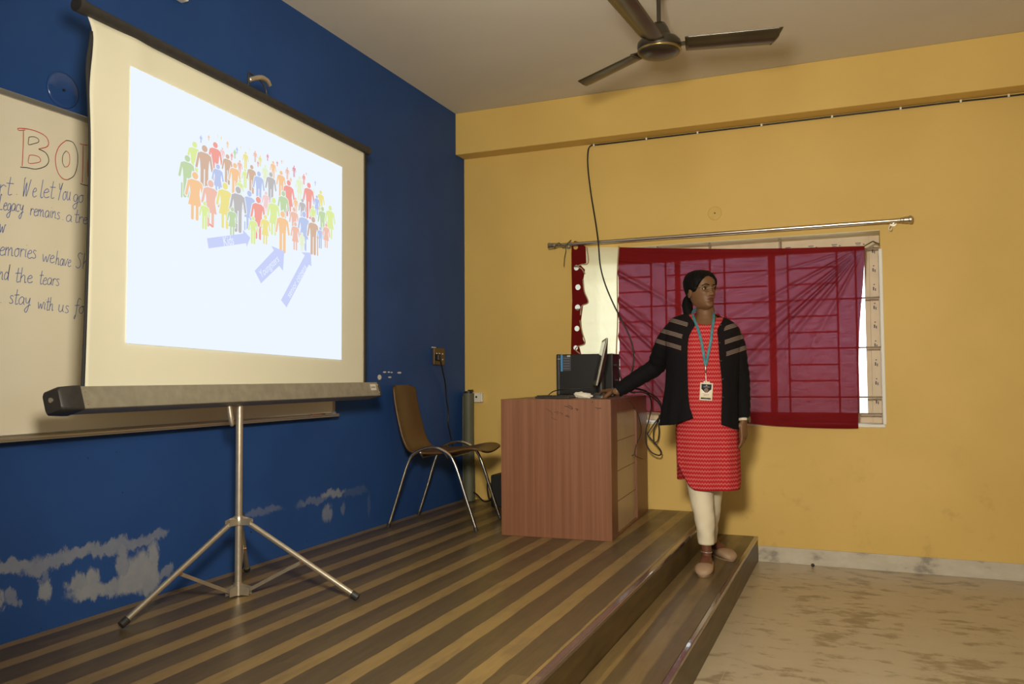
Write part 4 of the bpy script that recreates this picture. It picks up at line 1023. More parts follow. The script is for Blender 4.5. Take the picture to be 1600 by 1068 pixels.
# monitor seen almost edge-on
m_bez = mat('grey_monitor_bezel', (0.24, 0.21, 0.15), 0.35)
m_scr = mat('monitor_glass', (0.05, 0.05, 0.045), 0.08, spec=0.8)
mn = on_y(933, 612, -0.56)
mo = thing('monitor', (mn.x, -0.56, ZD), 0, 'flat computer monitor seen edge-on in front of the black computer tower', 'monitor')
vd = Vector((-0.29, 0.957, 0)); al = math.radians(3.5)
vd = Matrix.Rotation(al, 3, 'Z') @ vd                       # panel direction, near edge to far edge
nm = Vector((-vd.y, vd.x, 0))                               # screen side, image left
tl_ = math.radians(13)
upv = (Vector((0, 0, 1))*math.cos(tl_)-nm*math.sin(tl_)); nn = (nm*math.cos(tl_)+Vector((0, 0, 1))*math.sin(tl_))
pb = on_y(930.5, 602, -0.76); 
MM = Matrix((( vd.x, -nn.x, upv.x, pb.x), (vd.y, -nn.y, upv.y, pb.y), (vd.z, -nn.z, upv.z, pb.z), (0, 0, 0, 1)))
PH = 0.30; PW = 0.36
b = MB(); b.box((0, 0, 0), (PW, 0.014, PH), 0, MM); sh_ = b.build('bezel', m_bez, mo, bevel=0.004)
b = MB(); b.box((0.018, -0.0008, 0.03), (PW-0.018, 0.0004, PH-0.018), 0, MM); b.build('screen', m_scr, mo)
b = MB(); b.loft([[MM @ Vector(p) for p in ((0.004,.0135,.004),(PW-.004,.0135,.004),(PW-.004,.0135,PH-.004),(.004,.0135,PH-.004))], [MM @ Vector(p) for p in ((0.09,.036,.05),(PW-.06,.036,.05),(PW-.06,.036,PH-.10),(.09,.036,PH-.10))]]); b.build('rear_shell', m_blackpl, mo, bevel=0.006)
cb3 = MM @ Vector((PW/2, 0.026, 0.08))
b = MB(); b.tube([cb3, Vector((cb3.x+0.005, cb3.y, ZD+0.012))], 0.022, 14); b.build('neck', m_blackpl, mo, smooth=True, auto=40)
b = MB(); b.lathe([(0.08, 0.0), (0.082, 0.006), (0.07, 0.014), (0.03, 0.018)], (cb3.x+0.0, cb3.y, ZD), 30); b.build('base', m_blackpl, mo, smooth=True, auto=40)

ky = -0.99; ka = on_y(840, 620, ky)
kb_ = thing('keyboard', (ka.x+0.2, ky+0.05, ZD), math.radians(3.3), 'flat black keyboard at the front edge of the desk', 'keyboard')
kx0 = ka.x-0.0; kx1 = kx0+0.212
MB().box((kx0, ky-0.045, ZD+0.001), (kx1, ky+0.10, ZD+0.014)).build('body', m_blackpl, kb_, bevel=0.004)
b = MB()
for r_ in range(5):
    for c_ in range(11): b.box((kx0+0.008+c_*0.0182, ky-0.036+r_*0.026, ZD+0.013), (kx0+0.023+c_*0.0182, ky-0.014+r_*0.026, ZD+0.019))
b.build_split('key', m_cpu, kb_, bevel=0.001)
b = MB(); b.tube(spline([Vector((kx0+0.05, ky+0.10, ZD+0.008)), on_y(858, 616, -0.80), on_y(870, 609.5, -0.6), on_y(900, 607, -0.52), on_y(925, 606, -0.5), on_y(944, 609, -0.45), on_y(956, 611, -0.34)], 7), 0.0035, 8)
b.build('cord', m_cable, kb_, smooth=True)
tp_ = on_y(911, 616, -0.90)
ti = thing('tissue', (tp_.x, -0.90, ZD), 0, 'small white crumpled tissue between the keyboard and the mouse on the desk', 'tissue')
def tis(u, v):
    a = 2*PI*u; p = PI*(v*0.98+0.01)
    r0 = 1+0.09*math.sin(3*a+5*p)+0.06*math.sin(7*a-3*p)+0.05*math.sin(11*p+2*a)
    return Vector((tp_.x, -0.90, ZD+0.018))+Vector((0.056*r0*math.sin(p)**0.7*math.cos(a), 0.022*r0*math.sin(p)*math.sin(a), max(-0.0175, -0.017*r0*math.cos(p)-0.004*math.cos(a))))
MB().grid(tis, 36, 24, 0, True).build('crumpled_sheet', mat('white_tissue', (0.75, 0.70, 0.58), 0.9), ti, smooth=True)
MPOS = on_y(938, 619.2, -0.86); MPOS.z = ZD+0.0006
ms = thing('computer_mouse', MPOS, 0, 'black computer mouse under the hand of the woman on the desk corner', 'mouse')
def mouse(u, v):
    a = 2*PI*u; p = PI/2*v
    return MPOS+Vector((0.052*math.cos(a)*math.cos(p)**0.7 if v < 1 else 0, 0.031*math.sin(a)*math.cos(p)**0.7 if v < 1 else 0, 0.002+0.030*math.sin(p)))
MB().grid(mouse, 28, 12, 0, True).build('shell', mat('dark_mouse_plastic', (0.045, 0.045, 0.05), 0.4), ms, smooth=True)
MB().ball(MPOS+Vector((-0.028, 0, 0.026)), (0.008, 0.004, 0.008)).build('scroll_wheel', m_blackpl, ms, smooth=True)
b = MB(); b.tube(spline([MPOS+Vector((-0.05, 0, 0.008)), MPOS+Vector((-0.075, 0.03, 0.004)), MPOS+Vector((-0.04, 0.12, 0.004)), Vector((cx1.x+0.06, -0.5, ZD+0.004)), Vector((cx1.x+0.026, -0.245, ZD+0.106))], 8), 0.0025, 6)
b.build('cord', m_cable, ms, smooth=True)

# loose cables hanging over the back right of the desk
def cable(name, pts, r, label, n=7, m=None):
    P = spline(pts, n); o = MB().tube(P, r, 8).build(name, m or m_cable, origin=P[0], smooth=True)
    return props(o, label, 'cable')
Yc = -0.30; Xc = 1.475
zc_ = lambda x, y, yy: on_y(x, y, yy)
cable('looped_cable', [Vector((cx1.x+0.028, -0.27, ZD+0.206)), on_y(975, 600, -0.28), on_y(998, 607, -0.29), on_y(1012, 613, -0.30), on_y(1018, 632, -0.22), on_y(1014, 655, -0.20), on_y(1009, 675, -0.20), on_y(1010, 693, -0.20), on_y(1018, 706, -0.20), on_y(1030, 711, -0.20), on_y(1033, 705, -0.18), on_y(1026, 695, -0.17), on_y(1013, 680, -0.17), on_y(1014, 674, -0.17), on_y(1022, 662, -0.16), on_y(1031, 650, -0.16), on_y(1034, 640, -0.17), on_y(1030, 626, -0.2), on_y(1020, 617, -0.26), on_y(1008, 611, -0.33), on_y(990, 606, -0.34), Vector((cx1.x+0.028, -0.31, ZD+0.09))], 0.0048, 'thick black cable hanging in loops behind the right corner of the desk')
cable('looped_cable', [Vector((cx1.x+0.028, -0.21, ZD+0.076)), on_y(985, 612, -0.33), on_y(1006, 613, -0.24), on_y(1028, 628, -0.15), on_y(1034, 646, -0.13), on_y(1028, 657, -0.12), on_y(1022, 670, -0.12), on_y(1021, 684, -0.12), on_y(1023, 691, -0.12), on_y(1028, 687, -0.11), on_y(1030, 674, -0.11), on_y(1029, 660, -0.11), on_y(1030, 648, -0.10)], 0.0042, 'black cable ending in a small narrow loop beside the woman behind the desk')
MDp = lambda x, y, z: MD @ Vector((x, y, z))
nx_ = MD.to_3x3() @ Vector((1, 0, 0))
def on_ds(px, py, off=0.004): return on_plane(px, py, MD.translation+nx_*off, nx_)
cable('thin_wire', [on_ds(984, 627, 0.006), on_ds(988, 632), on_ds(996, 645), on_ds(1000, 658), on_ds(1002, 672), on_ds(999, 684), on_ds(993, 697), on_ds(991, 709), on_ds(987.5, 712), on_ds(990, 710), on_ds(998, 714), on_ds(1006, 717)], 0.0017, 'thin black wire dangling over the beige side panel of the desk')

# ------------------------------------------------------------------ ceiling fan
m_fan = mat('brown_fan_enamel', (0.026, 0.019, 0.010), 0.3, noise=0.15, nscale=6, spec=0.6)
m_fan2 = mat('brown_fan_blade', (0.042, 0.031, 0.014), 0.28, noise=0.25, nscale=5, spec=0.6)
m_gold = mat('dull_gold_trim', (0.35, 0.24, 0.09), 0.3, metal=0.8)
FZ = 2.80
fc = on_z(1030, 73, FZ)
fan = thing('ceiling_fan', (fc.x, fc.y, H), 0, 'dark brown three-blade ceiling fan hanging from a short rod', 'ceiling fan')
MB().lathe([(0.055, H-0.001), (0.06, H-0.02), (0.058, H-0.07), (0.048, H-0.10), (0.016, H-0.135)], (fc.x, fc.y, 0), 24).build('canopy', m_fan, fan, smooth=True, auto=50)
MB().tube([(fc.x, fc.y, H-0.13), (fc.x, fc.y, FZ+0.09)], 0.0105, 14).build('down_rod', m_fan, fan, smooth=True, auto=40)
MB().lathe([(0.020, 0.115), (0.032, 0.112), (0.044, 0.09), (0.058, 0.055), (0.064, 0.035), (0.064, 0.030)], (fc.x, fc.y, FZ), 28).build('rod_cover', m_fan, fan, smooth=True, auto=50)
MB().lathe([(0.06, 0.036), (0.092, 0.032), (0.104, 0.018), (0.106, 0.0), (0.102, -0.016)], (fc.x, fc.y, FZ), 36).build('motor_housing', m_fan, fan, smooth=True, auto=50)
MB().lathe([(0.1025, -0.016), (0.106, -0.022), (0.1025, -0.028)], (fc.x, fc.y, FZ), 36).build('trim_ring', m_gold, fan, smooth=True)
MB().lathe([(0.1015, -0.026), (0.094, -0.036), (0.07, -0.044), (0.03, -0.048)], (fc.x, fc.y, FZ), 36).build('bottom_cap', m_fan, fan, smooth=True, auto=50)
for an, R_ in ((8, 0.57), (148, 0.585), (267, 0.68)):
    a = math.radians(an); ex = Vector((math.cos(a), math.sin(a), 0)); ey = Vector((-math.sin(a), math.cos(a), 0))
    B = lambda x, y, z: Vector((fc.x, fc.y, FZ))+ex*x+ey*y+Vector((0, 0, z))
    pit = math.radians(-8)
    def blade(u, v):
        x = lerp(0.125, R_, u); w = lerp(0.058, 0.068, u); y = (2*v-1)*w
        if u > 0.9: x -= (u-0.9)/0.1*0.055*v            # slanted tip
        z = -0.012*(1-(2*v-1)**2)+0.006*(v < 0.28)
        return B(x, y*math.cos(pit), -0.002+z+y*math.sin(pit)-0.010*u)
    bl_ = MB().grid(blade, 24, 12).build('blade', m_fan2, fan, smooth=True, solid=0.003)
    ir = MB(); ir.prism([B(0.095, -0.022, 0.0), B(0.17, -0.03, -0.004), B(0.17, 0.03, 0.006), B(0.095, 0.022, 0.0)], (0, 0, 0.006))
    ir.build('blade_bracket', m_fan, bl_)

# ------------------------------------------------------------------ the woman
PO = Vector((1.98, -1.0, HT)); PR = math.radians(9.26)
PM = Matrix.Translation(PO) @ Matrix.Rotation(PR, 4, 'Z'); PMi = PM.inverted()
yh = PM.to_3x3() @ Vector((0, 1, 0))
def pl_(px, py, d=0.0):
    return PMi @ on_plane(px, py, PO+yh*d, yh)
def plz(px, py, z=0.0): return PMi @ on_z(px, py, HT+z)
per = thing('person', PO, PR, 'woman in glasses, black cardigan and red kurta standing with a hand on the mouse', 'person')

# ---- head shape, in head space: chin at z=0, face towards -y
HSC = 0.955
ROWS = [(-.006,.050,.000,.012),(0.0,.068,-.002,.020),(.010,.0815,.010,.034),(.028,.0855,.034,.0465),(.050,.0865,.056,.0545),(.072,.0865,.070,.0605),(.095,.0865,.083,.0660),(.120,.0870,.093,.0695),(.145,.0880,.098,.0710),(.170,.0840,.097,.0695),(.190,.0710,.088,.0620),(.205,.0520,.070,.0485),(.2145,.0300,.046,.0300),(.219,.0080,.020,.0100)]
def gs(v, c, s): return math.exp(-((v-c)/s)**2)
def headpt(ph, z, off=0.0, feat=True):
    f, b, w = smooth_table(ROWS, z)
    cx, sy = math.cos(ph), math.sin(ph)
    e = 0.86 if z < 0.17 else 0.95
    x = w*math.copysign(abs(cx)**e, cx); y = math.copysign(abs(sy)**e, sy)*(f if sy < 0 else b)
    if feat and sy < 0:
        dy = 0.0
        bridge = 0.0
        if z > 0.066:
            t = (z-0.076)/(0.128-0.076)
            if t >= 0: bridge = lerp(0.024, 0.003, min(1, t)**0.8)*(1 if t < 1 else math.exp(-((t-1)/0.35)**2))
            else: bridge = 0.024*math.exp(-((z-0.076)/0.0055)**2)
        sg = lerp(0.0115, 0.0085, max(0, min(1, (z-0.076)/0.05)))
        dy += bridge*gs(x, 0, sg)
        dy += 0.007*(gs(x, 0.012, 0.006)+gs(x, -0.012, 0.006))*gs(z, 0.077, 0.006)          # nostril wings
        dy -= 0.0115*(gs(x, 0.031, 0.017)+gs(x, -0.031, 0.017))*gs(z, 0.112, 0.0115)          # eye sockets
        dy += 0.0035*(gs(x, 0.028, 0.02)+gs(x, -0.028, 0.02))*gs(z, 0.131, 0.008)             # brow ridge
        dy += 0.0045*(gs(x, 0.042, 0.016)+gs(x, -0.042, 0.016))*gs(z, 0.088, 0.016)           # cheeks
        dy += 0.0075*gs(x, 0, 0.019)*gs(z, 0.0555, 0.0055)+0.0080*gs(x, 0, 0.017)*gs(z, 0.0415, 0.006)  # lips
        dy -= 0.0035*gs(x, 0, 0.020)*gs(z, 0.0487, 0.0018)
        dy -= 0.0045*gs(x, 0, 0.020)*gs(z, 0.030, 0.006); dy += 0.005*gs(x, 0, 0.016)*gs(z, 0.014, 0.010)
        y -= dy*min(1, -sy*1.6)
    n = Vector((cx/max(w, .03), sy/max(f if sy < 0 else b, .03), 0)).normalized()
    return Vector((x, y, z))+n*off
HYAW = math.radians(40)
chin = pl_(1109, 482, -0.06)
hp0 = pl_(1096, 480, 0.0)
HM = Matrix.Translation((hp0.x, 0.0, chin.z+0.002)) @ Matrix.Rotation(HYAW, 4, 'Z') @ Matrix.Rotation(math.radians(-1.5), 4, 'X') @ Matrix.Scale(HSC, 4)
body = MB()
nph = 72; zs = [-.006+.225*(i/90) for i in range(91)]
body.loft([[HM @ headpt(2*PI*k/nph, z) for k in range(nph)] for z in zs])
# ears
for s in (-1, 1):
    Me = HM @ Matrix.Translation((s*0.071, 0.012, 0.098)) @ Matrix.Rotation(s*0.35, 4, 'Z') @ Matrix.Rotation(-0.18, 4, 'X')
    body.ball((0, 0, 0), 1.0, 0, 16, 10, Me @ Matrix.Diagonal((0.0075, 0.016, 0.031, 1)))
    body.tube([Me @ Vector((s*0.005, 0.017*math.cos(t), 0.031*math.sin(t))) for t in [(-1.4+3.6*k/12) for k in range(13)]], 0.0042, 8)
def ring(c, a, b, yaw=0, n=28, e=1.0):
    out = []
    for k in range(n):
        t = 2*PI*k/n; x = a*math.copysign(abs(math.cos(t))**e, math.cos(t)); y = b*math.copysign(abs(math.sin(t))**e, math.sin(t))
        out.append(Vector((c[0]+x*math.cos(yaw)-y*math.sin(yaw), c[1]+x*math.sin(yaw)+y*math.cos(yaw), c[2])))
    return out
def lr(py, L, R_, d=0.0):
    a = pl_(L, py, d); b = pl_(R_, py, d); return (a+b)/2, abs(b.x-a.x)/2
# neck and trunk
rings = []
for py, L, R_, hd_, d in ((676, 1062, 1148, .105, .02), (640, 1066, 1146, .095, .01), (600, 1070, 1141, .085, 0), (560, 1068, 1141, .095, -.005), (530, 1066, 1144, .092, 0), (514, 1064, 1146, .075, .008), (505, 1072, 1138, .062, .014), (499, 1083, 1124, .055, .016), (492, 1088, 1117, .050, .018), (480, 1088, 1116, .048, .020), (466, 1088, 1114, .046, .020)):
    c_, a = lr(py, L, R_, d); rings.append(ring((c_.x, d, c_.z), a, hd_))
body.loft(rings)
# arms (joints measured from the photo; depth from the length of the bones)
SHR = pl_(1050, 516, 0.01); ELR = pl_(1024, 573, 0.13); WRR = pl_(962, 612.5, 0.06)
SHL = pl_(1146, 518, 0.01); ELL = pl_(1158, 588, 0.05); WRL = pl_(1161.5, 657, -0.02)
def limb(P, Rr, n=14): body.tube(P, Rr, n)
def seg3(a, b, c, n=6): return spline([a, a.lerp(b, .5), b, b.lerp(c, .5), c], n)
for a, b, c in ((SHR, ELR, WRR), (SHL, ELL, WRL)):
    P = seg3(a, b, c); L = len(P); limb(P, [lerp(.044, .034, min(1, i/(L/2))) if i < L/2 else lerp(.034, .0225, (i-L/2)/(L/2)) for i in range(L)])
def hand(Wp, D, Np, Sd, curls, thumb, sc=0.92, spread=0.10):
    D = D.normalized(); Np = (Np-D*Np.dot(D)).normalized(); Sd = (Sd-D*Sd.dot(D)-Np*Sd.dot(Np)).normalized()
    rings = []
    for t, w, h, o in ((-.020, .024, .019, 0), (0, .026, .019, 0), (.022, .033, .0175, .002), (.050, .0385, .0165, .002), (.078, .0395, .0140, 0), (.090, .036, .0105, 0)):
        rings.append([Wp+D*t*sc+Np*(o*sc)+Sd*(math.cos(2*PI*k/18)*w*sc)+Np*(math.sin(2*PI*k/18)*h*sc) for k in range(18)])
    body.loft(rings)
    for i, (so, ln, r0) in enumerate(((.0285, .070, .0088), (.0095, .078, .0090), (-.0100, .072, .0086), (-.0280, .056, .0078))):
        p = Wp+Sd*so*sc+D*(.078-abs(i-1.2)*.0035)*sc; d = (D+Sd*spread*(1.2-i)*0.5).normalized(); ang = 0; pts = [p]; rr = [r0*sc*1.05]
        for j, (fr_, cv) in enumerate(zip((.46, .30, .24), curls[i])):
            ang += math.radians(cv)
            dd = d*math.cos(ang)+Np*math.sin(ang); q = pts[-1]+dd*ln*fr_*sc
            pts.append(pts[-1].lerp(q, .5)); rr.append(r0*sc*(.98-.1*j)); pts.append(q); rr.append(r0*sc*(.95-.12*j))
        pts.append(pts[-1]+dd*.004*sc); rr.append(r0*sc*.42)
        body.tube(pts, rr, 12)
    p = Wp+Sd*.020*sc+D*.018*sc+Np*.004*sc; pts = [p]; rr = [.0135*sc]
    for (v, ln, r0) in zip(thumb, (.042, .031, .025), (.0118, .0100, .0088)):
        v = (D*v[0]+Sd*v[1]+Np*v[2]).normalized(); q = pts[-1]+v*ln*sc
        pts.append(pts[-1].lerp(q, .55)); rr.append(r0*sc*1.04); pts.append(q); rr.append(r0*sc)
    pts.append(pts[-1]+v*.004*sc); rr.append(.004*sc)
    body.tube(pts, rr, 12)
mw = PMi @ (MPOS+Vector((0, 0, 0.0)))
# right hand laid over the mouse
WR2 = Vector((WRR.x, WRR.y, WRR.z))
DR = (mw+Vector((0.004, 0.0, 0.050))-WR2); DR.z = 0.004
hand(WR2+Vector((0, 0, .006)), DR, Vector((0, 0, -1)), Vector((0.0, -1, 0.25)), ((2, 20, 16), (10, 22, 16), (14, 25, 17), (18, 27, 18)), ((.50, .60, .65), (.80, .25, .55), (.97, -.05, .22)), 1.0, 0.30)
# left hand hanging, relaxed
hand(WRL, Vector((.03, -.05, -1)), Vector((-.88, .40, 0)), Vector((-.42, -.90, 0)), ((5, 17, 13), (9, 21, 15), (13, 25, 17), (18, 27, 19)), ((.62, .50, .72), (.90, .12, .35), (.97, -.05, -.05)), 1.02)
# legs and feet
def foot_axis(heel, toe): d = (toe-heel); d.z = 0; return d.normalized()
TOE1 = plz(1098, 902, 0.0); A1 = pl_(1104.5, 862, -0.06)
HEEL1 = Vector((A1.x+0.004, A1.y+0.045, 0)); TOE1.z = 0
TOE2 = plz(1145, 877, 0.0); TOE2.z = 0; HEEL2 = plz(1108, 862.5, 0.0); HEEL2.z = 0
dd_ = foot_axis(HEEL2, TOE2); HEEL2 = TOE2-dd_*0.236
A2 = HEEL2+dd_*0.045+Vector((0, 0, .085))
HR_ = pl_(1086, 676, .01); HL_ = pl_(1124, 676, .03)
K1 = pl_(1093, 768, -0.05); K2 = pl_(1114, 775, 0.15)
for Hh, K, A, He, To in ((HR_, K1, A1, HEEL1, TOE1), (HL_, K2, A2, HEEL2, TOE2)):
    ax = foot_axis(He, To)
    ank = He+ax*0.05+(Vector((-0.018, 0, 0)) if He is HEEL2 else Vector((0, 0, 0)))
    P = spline([Hh, Hh.lerp(K, .5), K, K.lerp(Vector((ank.x, ank.y, .085)), .45), Vector((ank.x, ank.y, .12)), Vector((ank.x, ank.y, .06)), Vector((ank.x, ank.y, .028))], 5)
    L = len(P); limb(P, [table([(0, .062), (.2, .046), (.33, .036), (.5, .032), (.66, .027), (.80, .0255), (1, .033)], i/(L-1))[0] for i in range(L)])
    sd = Vector((-ax.y, ax.x, 0)); fl_ = (To-He).length
    rings = []
    for t, w, h in ((.02, .022, .03), (.10, .030, .05), (.25, .032, .075), (.42, .034, .066), (.60, .039, .046), (.78, .042, .032), (.92, .032, .024), (.985, .016, .014)):
        rings.append([He+ax*fl_*t+sd*(math.cos(2*PI*k/18)*w)+Vector((0, 0, .012+h/2+math.sin(2*PI*k/18)*h/2)) for k in range(18)])
    body.loft(rings)
tmp = body.xf(PM).build('tmp', m_white, None, fix=True)
rm = tmp.modifiers.new('r', 'REMESH'); rm.mode = 'VOXEL'; rm.voxel_size = 0.0028; rm.use_smooth_shade = True
sm = tmp.modifiers.new('s', 'SMOOTH'); sm.factor = 0.5; sm.iterations = 3
dg = bpy.context.evaluated_depsgraph_get()
bme = bpy.data.meshes.new_from_object(tmp.evaluated_get(dg)); bpy.data.objects.remove(tmp)
bme.name = 'body'; bme.transform(PMi)
nv = len(bme.vertices); co = np.empty(nv*3, np.float32); bme.vertices.foreach_get('co', co); co = co.reshape(-1, 3)
HMi = np.array(HM.inverted()); hc = co@HMi[:3, :3].T+HMi[:3, 3]
col = np.tile(np.array([0.165, 0.080, 0.035, 1.0], np.float32), (nv, 1))
inhead = (hc[:, 2] > -0.02) & (hc[:, 1] < 0)
lipm = np.clip(1.25-np.sqrt((hc[:, 0]/0.0205)**2+((hc[:, 2]-0.0485)/0.0102)**2), 0, .3)/.3*inhead*(hc[:, 1] < -0.075)
col[:, :3] = col[:, :3]*(1-lipm[:, None])+np.array([0.115, 0.028, 0.022])*lipm[:, None]
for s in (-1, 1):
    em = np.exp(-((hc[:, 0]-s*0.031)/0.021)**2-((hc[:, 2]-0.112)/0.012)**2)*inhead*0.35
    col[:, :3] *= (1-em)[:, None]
soc = (co[:, 2] < 0.16)
col[soc, :3] = np.array([0.135, 0.050, 0.026])
at_ = bme.color_attributes.new('skin', 'FLOAT_COLOR', 'POINT'); at_.data.foreach_set('color', col.ravel())
m_skin = mat('brown_skin', (0.18, 0.085, 0.035), 0.5, spec=0.35)
nt = m_skin.node_tree; an_ = nt.nodes.new('ShaderNodeAttribute'); an_.attribute_name = 'skin'; nt.links.new(an_.outputs['Color'], nt.nodes['Principled BSDF'].inputs['Base Color'])
nt.nodes['Principled BSDF'].inputs['Subsurface Weight'].default_value = 0.0
bme.materials.clear(); bme.materials.append(m_skin)
bme.polygons.foreach_set('use_smooth', [True]*len(bme.polygons))
bo = bpy.data.objects.new('body', bme); COL.objects.link(bo); bo.parent = per

LB = lambda mb, name, m, parent=per, **k: mb.build(name, m, parent, local=True, smooth=True, **k)
# eyes, brows, glasses, earrings
m_lid = mat('brown_eyelid_skin', (0.12, 0.056, 0.025), 0.5, spec=0.3); m_eyew = mat('eye_white', (0.55, 0.48, 0.40), 0.25); m_iris = mat('dark_iris', (0.015, 0.008, 0.005), 0.15)
m_hair = mat('black_hair', (0.005, 0.0042, 0.004), 0.62, noise=0.4, nscale=30, stretch=(3, 3, .4), bump=0.5, bscale=60, spec=0.13)
for s in (-1, 1):
    ec = Vector((s*0.031, -0.0655, 0.112)); mb = MB()
    def eye(u, v):
        th = 2*PI*u; p = PI*v*0.999; r = 0.0118
        return HM @ (ec+Vector((r*math.sin(p)*math.cos(th), -r*math.cos(p), r*0.92*math.sin(p)*math.sin(th))))
    mb.grid(eye, 24, 20, 0, True)
    for i, f_ in enumerate(mb.f): mb.m[i] = 1 if i//24 < 4 else 0
    eo = LB(mb, 'eye', [m_eyew, m_iris], bo)
    mb = MB()
    for sg, e0 in ((1, 22), (-1, 26)):
        def lid(u, v):
            t = math.radians(lerp(-88, 88, u)); e = sg*math.radians(lerp(e0*max(0, math.cos(t))**1.0, 88, v)); r = 0.0129
            return HM @ (ec+Vector((r*math.sin(t)*math.cos(e*0.6), -r*math.cos(t)*math.cos(e), r*math.sin(e))))
        mb.grid(lid, 20, 10)
    mb.build_split('eyelid', m_lid, bo, local=True, smooth=True, solid=0.0006)
mb = MB()
for s in (-1, 1):
    def fp(x, z, off):
        best = min(((abs(headpt(PI+PI*k/200, z).x-x), k) for k in range(200)))[1]
        p = headpt(PI+PI*best/200, z); return HM @ (p+Vector((0, -off, 0)))
    mb.tube(spline([fp(s*0.013, 0.1305, .002), fp(s*0.026, 0.1345, .0025), fp(s*0.039, 0.1345, .0022), fp(s*0.051, 0.1285, .0015)], 5), [.0028]*11+[.0022]*4+[.001], 8)
    mb.tube(spline([HM @ Vector((s*0.0185, -0.0745, .1115)), HM @ Vector((s*0.026, -0.0785, .1180)), HM @ Vector((s*0.036, -0.0770, .1180)), HM @ Vector((s*0.0445, -0.0690, .1120))], 5), 0.0015, 6)
mb.build_split('eyebrow', m_hair, bo, local=True, smooth=True)
m_lens = m_glass.copy(); m_lens.name = 'clear_lens'; [m_lens.node_tree.links.remove(l_) for l_ in list(m_lens.node_tree.links) if l_.to_node.type == 'MIX_SHADER' and l_.to_socket == l_.to_node.inputs[0]]; [setattr(n_.inputs[0], 'default_value', 0.04) for n_ in m_lens.node_tree.nodes if n_.type == 'MIX_SHADER']; m_lens.node_tree.nodes['Transparent BSDF'].inputs['Color'].default_value = (1, 1, 1, 1)
m_wire = mat('gold_wire_rim', (0.55, 0.42, 0.26), 0.25, metal=0.9)
mb = MB()
GYf = -0.0985
for s in (-1, 1):
    mb.tube([HM @ Vector((s*(0.0325+0.0245*math.cos(t)), GYf+0.006*(math.cos(t)+0.4)*1.0+0.002, 0.1095+0.0185*math.sin(t))) for t in [2*PI*k/28 for k in range(29)]], 0.0011, 6)
    mb.tube(spline([HM @ Vector((s*0.0565, GYf+0.012, .114)), HM @ Vector((s*0.069, GYf+0.022, .115)), HM @ Vector((s*0.0755, -0.03, .117)), HM @ Vector((s*0.0765, 0.012, .116)), HM @ Vector((s*0.076, 0.03, .105))], 5), 0.0012, 6)
mb.tube(spline([HM @ Vector((-.009, GYf+0.001, .112)), HM @ Vector((0, GYf-0.003, .1145)), HM @ Vector((.009, GYf+0.001, .112))], 5), 0.0012, 6)
gl_ = LB(mb, 'glasses', m_wire)
mb = MB()
for s in (-1, 1): mb.grid(lambda u, v: HM @ Vector((s*0.0325+0.0235*u*math.cos(2*PI*v), GYf+0.0045+0.0055*u*math.cos(2*PI*v), 0.1095+0.0175*u*math.sin(2*PI*v))), 1, 24)
mb.build_split('lens', m_lens, gl_, local=True, smooth=True)
mb = MB()
for s in (-1, 1): mb.ball(HM @ Vector((s*0.083, 0.004, .068)), 0.0042)
mb.build_split('earring', m_gold, per, local=True, smooth=True)
# hair cap, parted, drawn back to a low ponytail
def hairline(ph):  # ph: angle, front is -pi/2 ; lowest z of the hair at this angle
    a = abs((ph+PI/2+PI) % (2*PI)-PI)   # 0 at the front, pi at the back
    return table([(0, .186), (.35, .180), (.62, .163), (.85, .142), (1.05, .120), (1.25, .098), (1.42, .094), (1.62, .108), (1.85, .075), (2.2, .045), (PI, .036)], a)[0]
mb = MB()
def hair(u, v):
    ph = 2*PI*u; z0 = hairline(ph); z = lerp(z0, .2188, 1-(1-v)**1.15)
    off = 0.011*min(1, v/0.10)**0.6+0.004*min(1, v*2)*(0.4+0.6*(math.sin(ph) > 0))-0.0045*gs(v, 0, .02)
    p = headpt(ph, z, off, False); p.z += 0.010*v
    p += Vector((0, 0, -0.003*gs(p.x-0.012, 0, .006)*(p.y < 0.02)))
    w = 0.0009*math.sin(ph*40+z*60); return HM @ (p+Vector((w, w, 0)))
mb.grid(hair, 120, 40, 0, True)
pt = [HM @ Vector((0, 0.090, .085)), HM @ Vector((0, 0.115, .070)), HM @ Vector((-.006, 0.120, .045)), HM @ Vector((-.012, 0.110, .012)), HM @ Vector((-.016, .096, -.022)), HM @ Vector((-.016, .085, -.055))]
P = spline(pt, 6); L = len(P); mb.tube(P, [table([(0, .022), (.2, .026), (.5, .031), (.8, .026), (1, .010)], i/(L-1))[0] for i in range(L)], 18)
mb.tube(spline([HM @ Vector((.045, .05, .02)), HM @ Vector((.052, .03, -.012)), pl_(1122, 494, .02), pl_(1131, 500, -.02)], 7), [.006]*8+[.005]*8+[.003]*6, 8)
mb.tube(spline([HM @ Vector((-.056, -.045, .150)), HM @ Vector((-.066, -.020, .118)), HM @ Vector((-.070, -.008, .095))], 6), [.006, .006, .006, .006, .006, .006, .0055, .005, .0045, .004, .003, .002, .0015], 8)
LB(mb, 'hair', m_hair, solid=0)

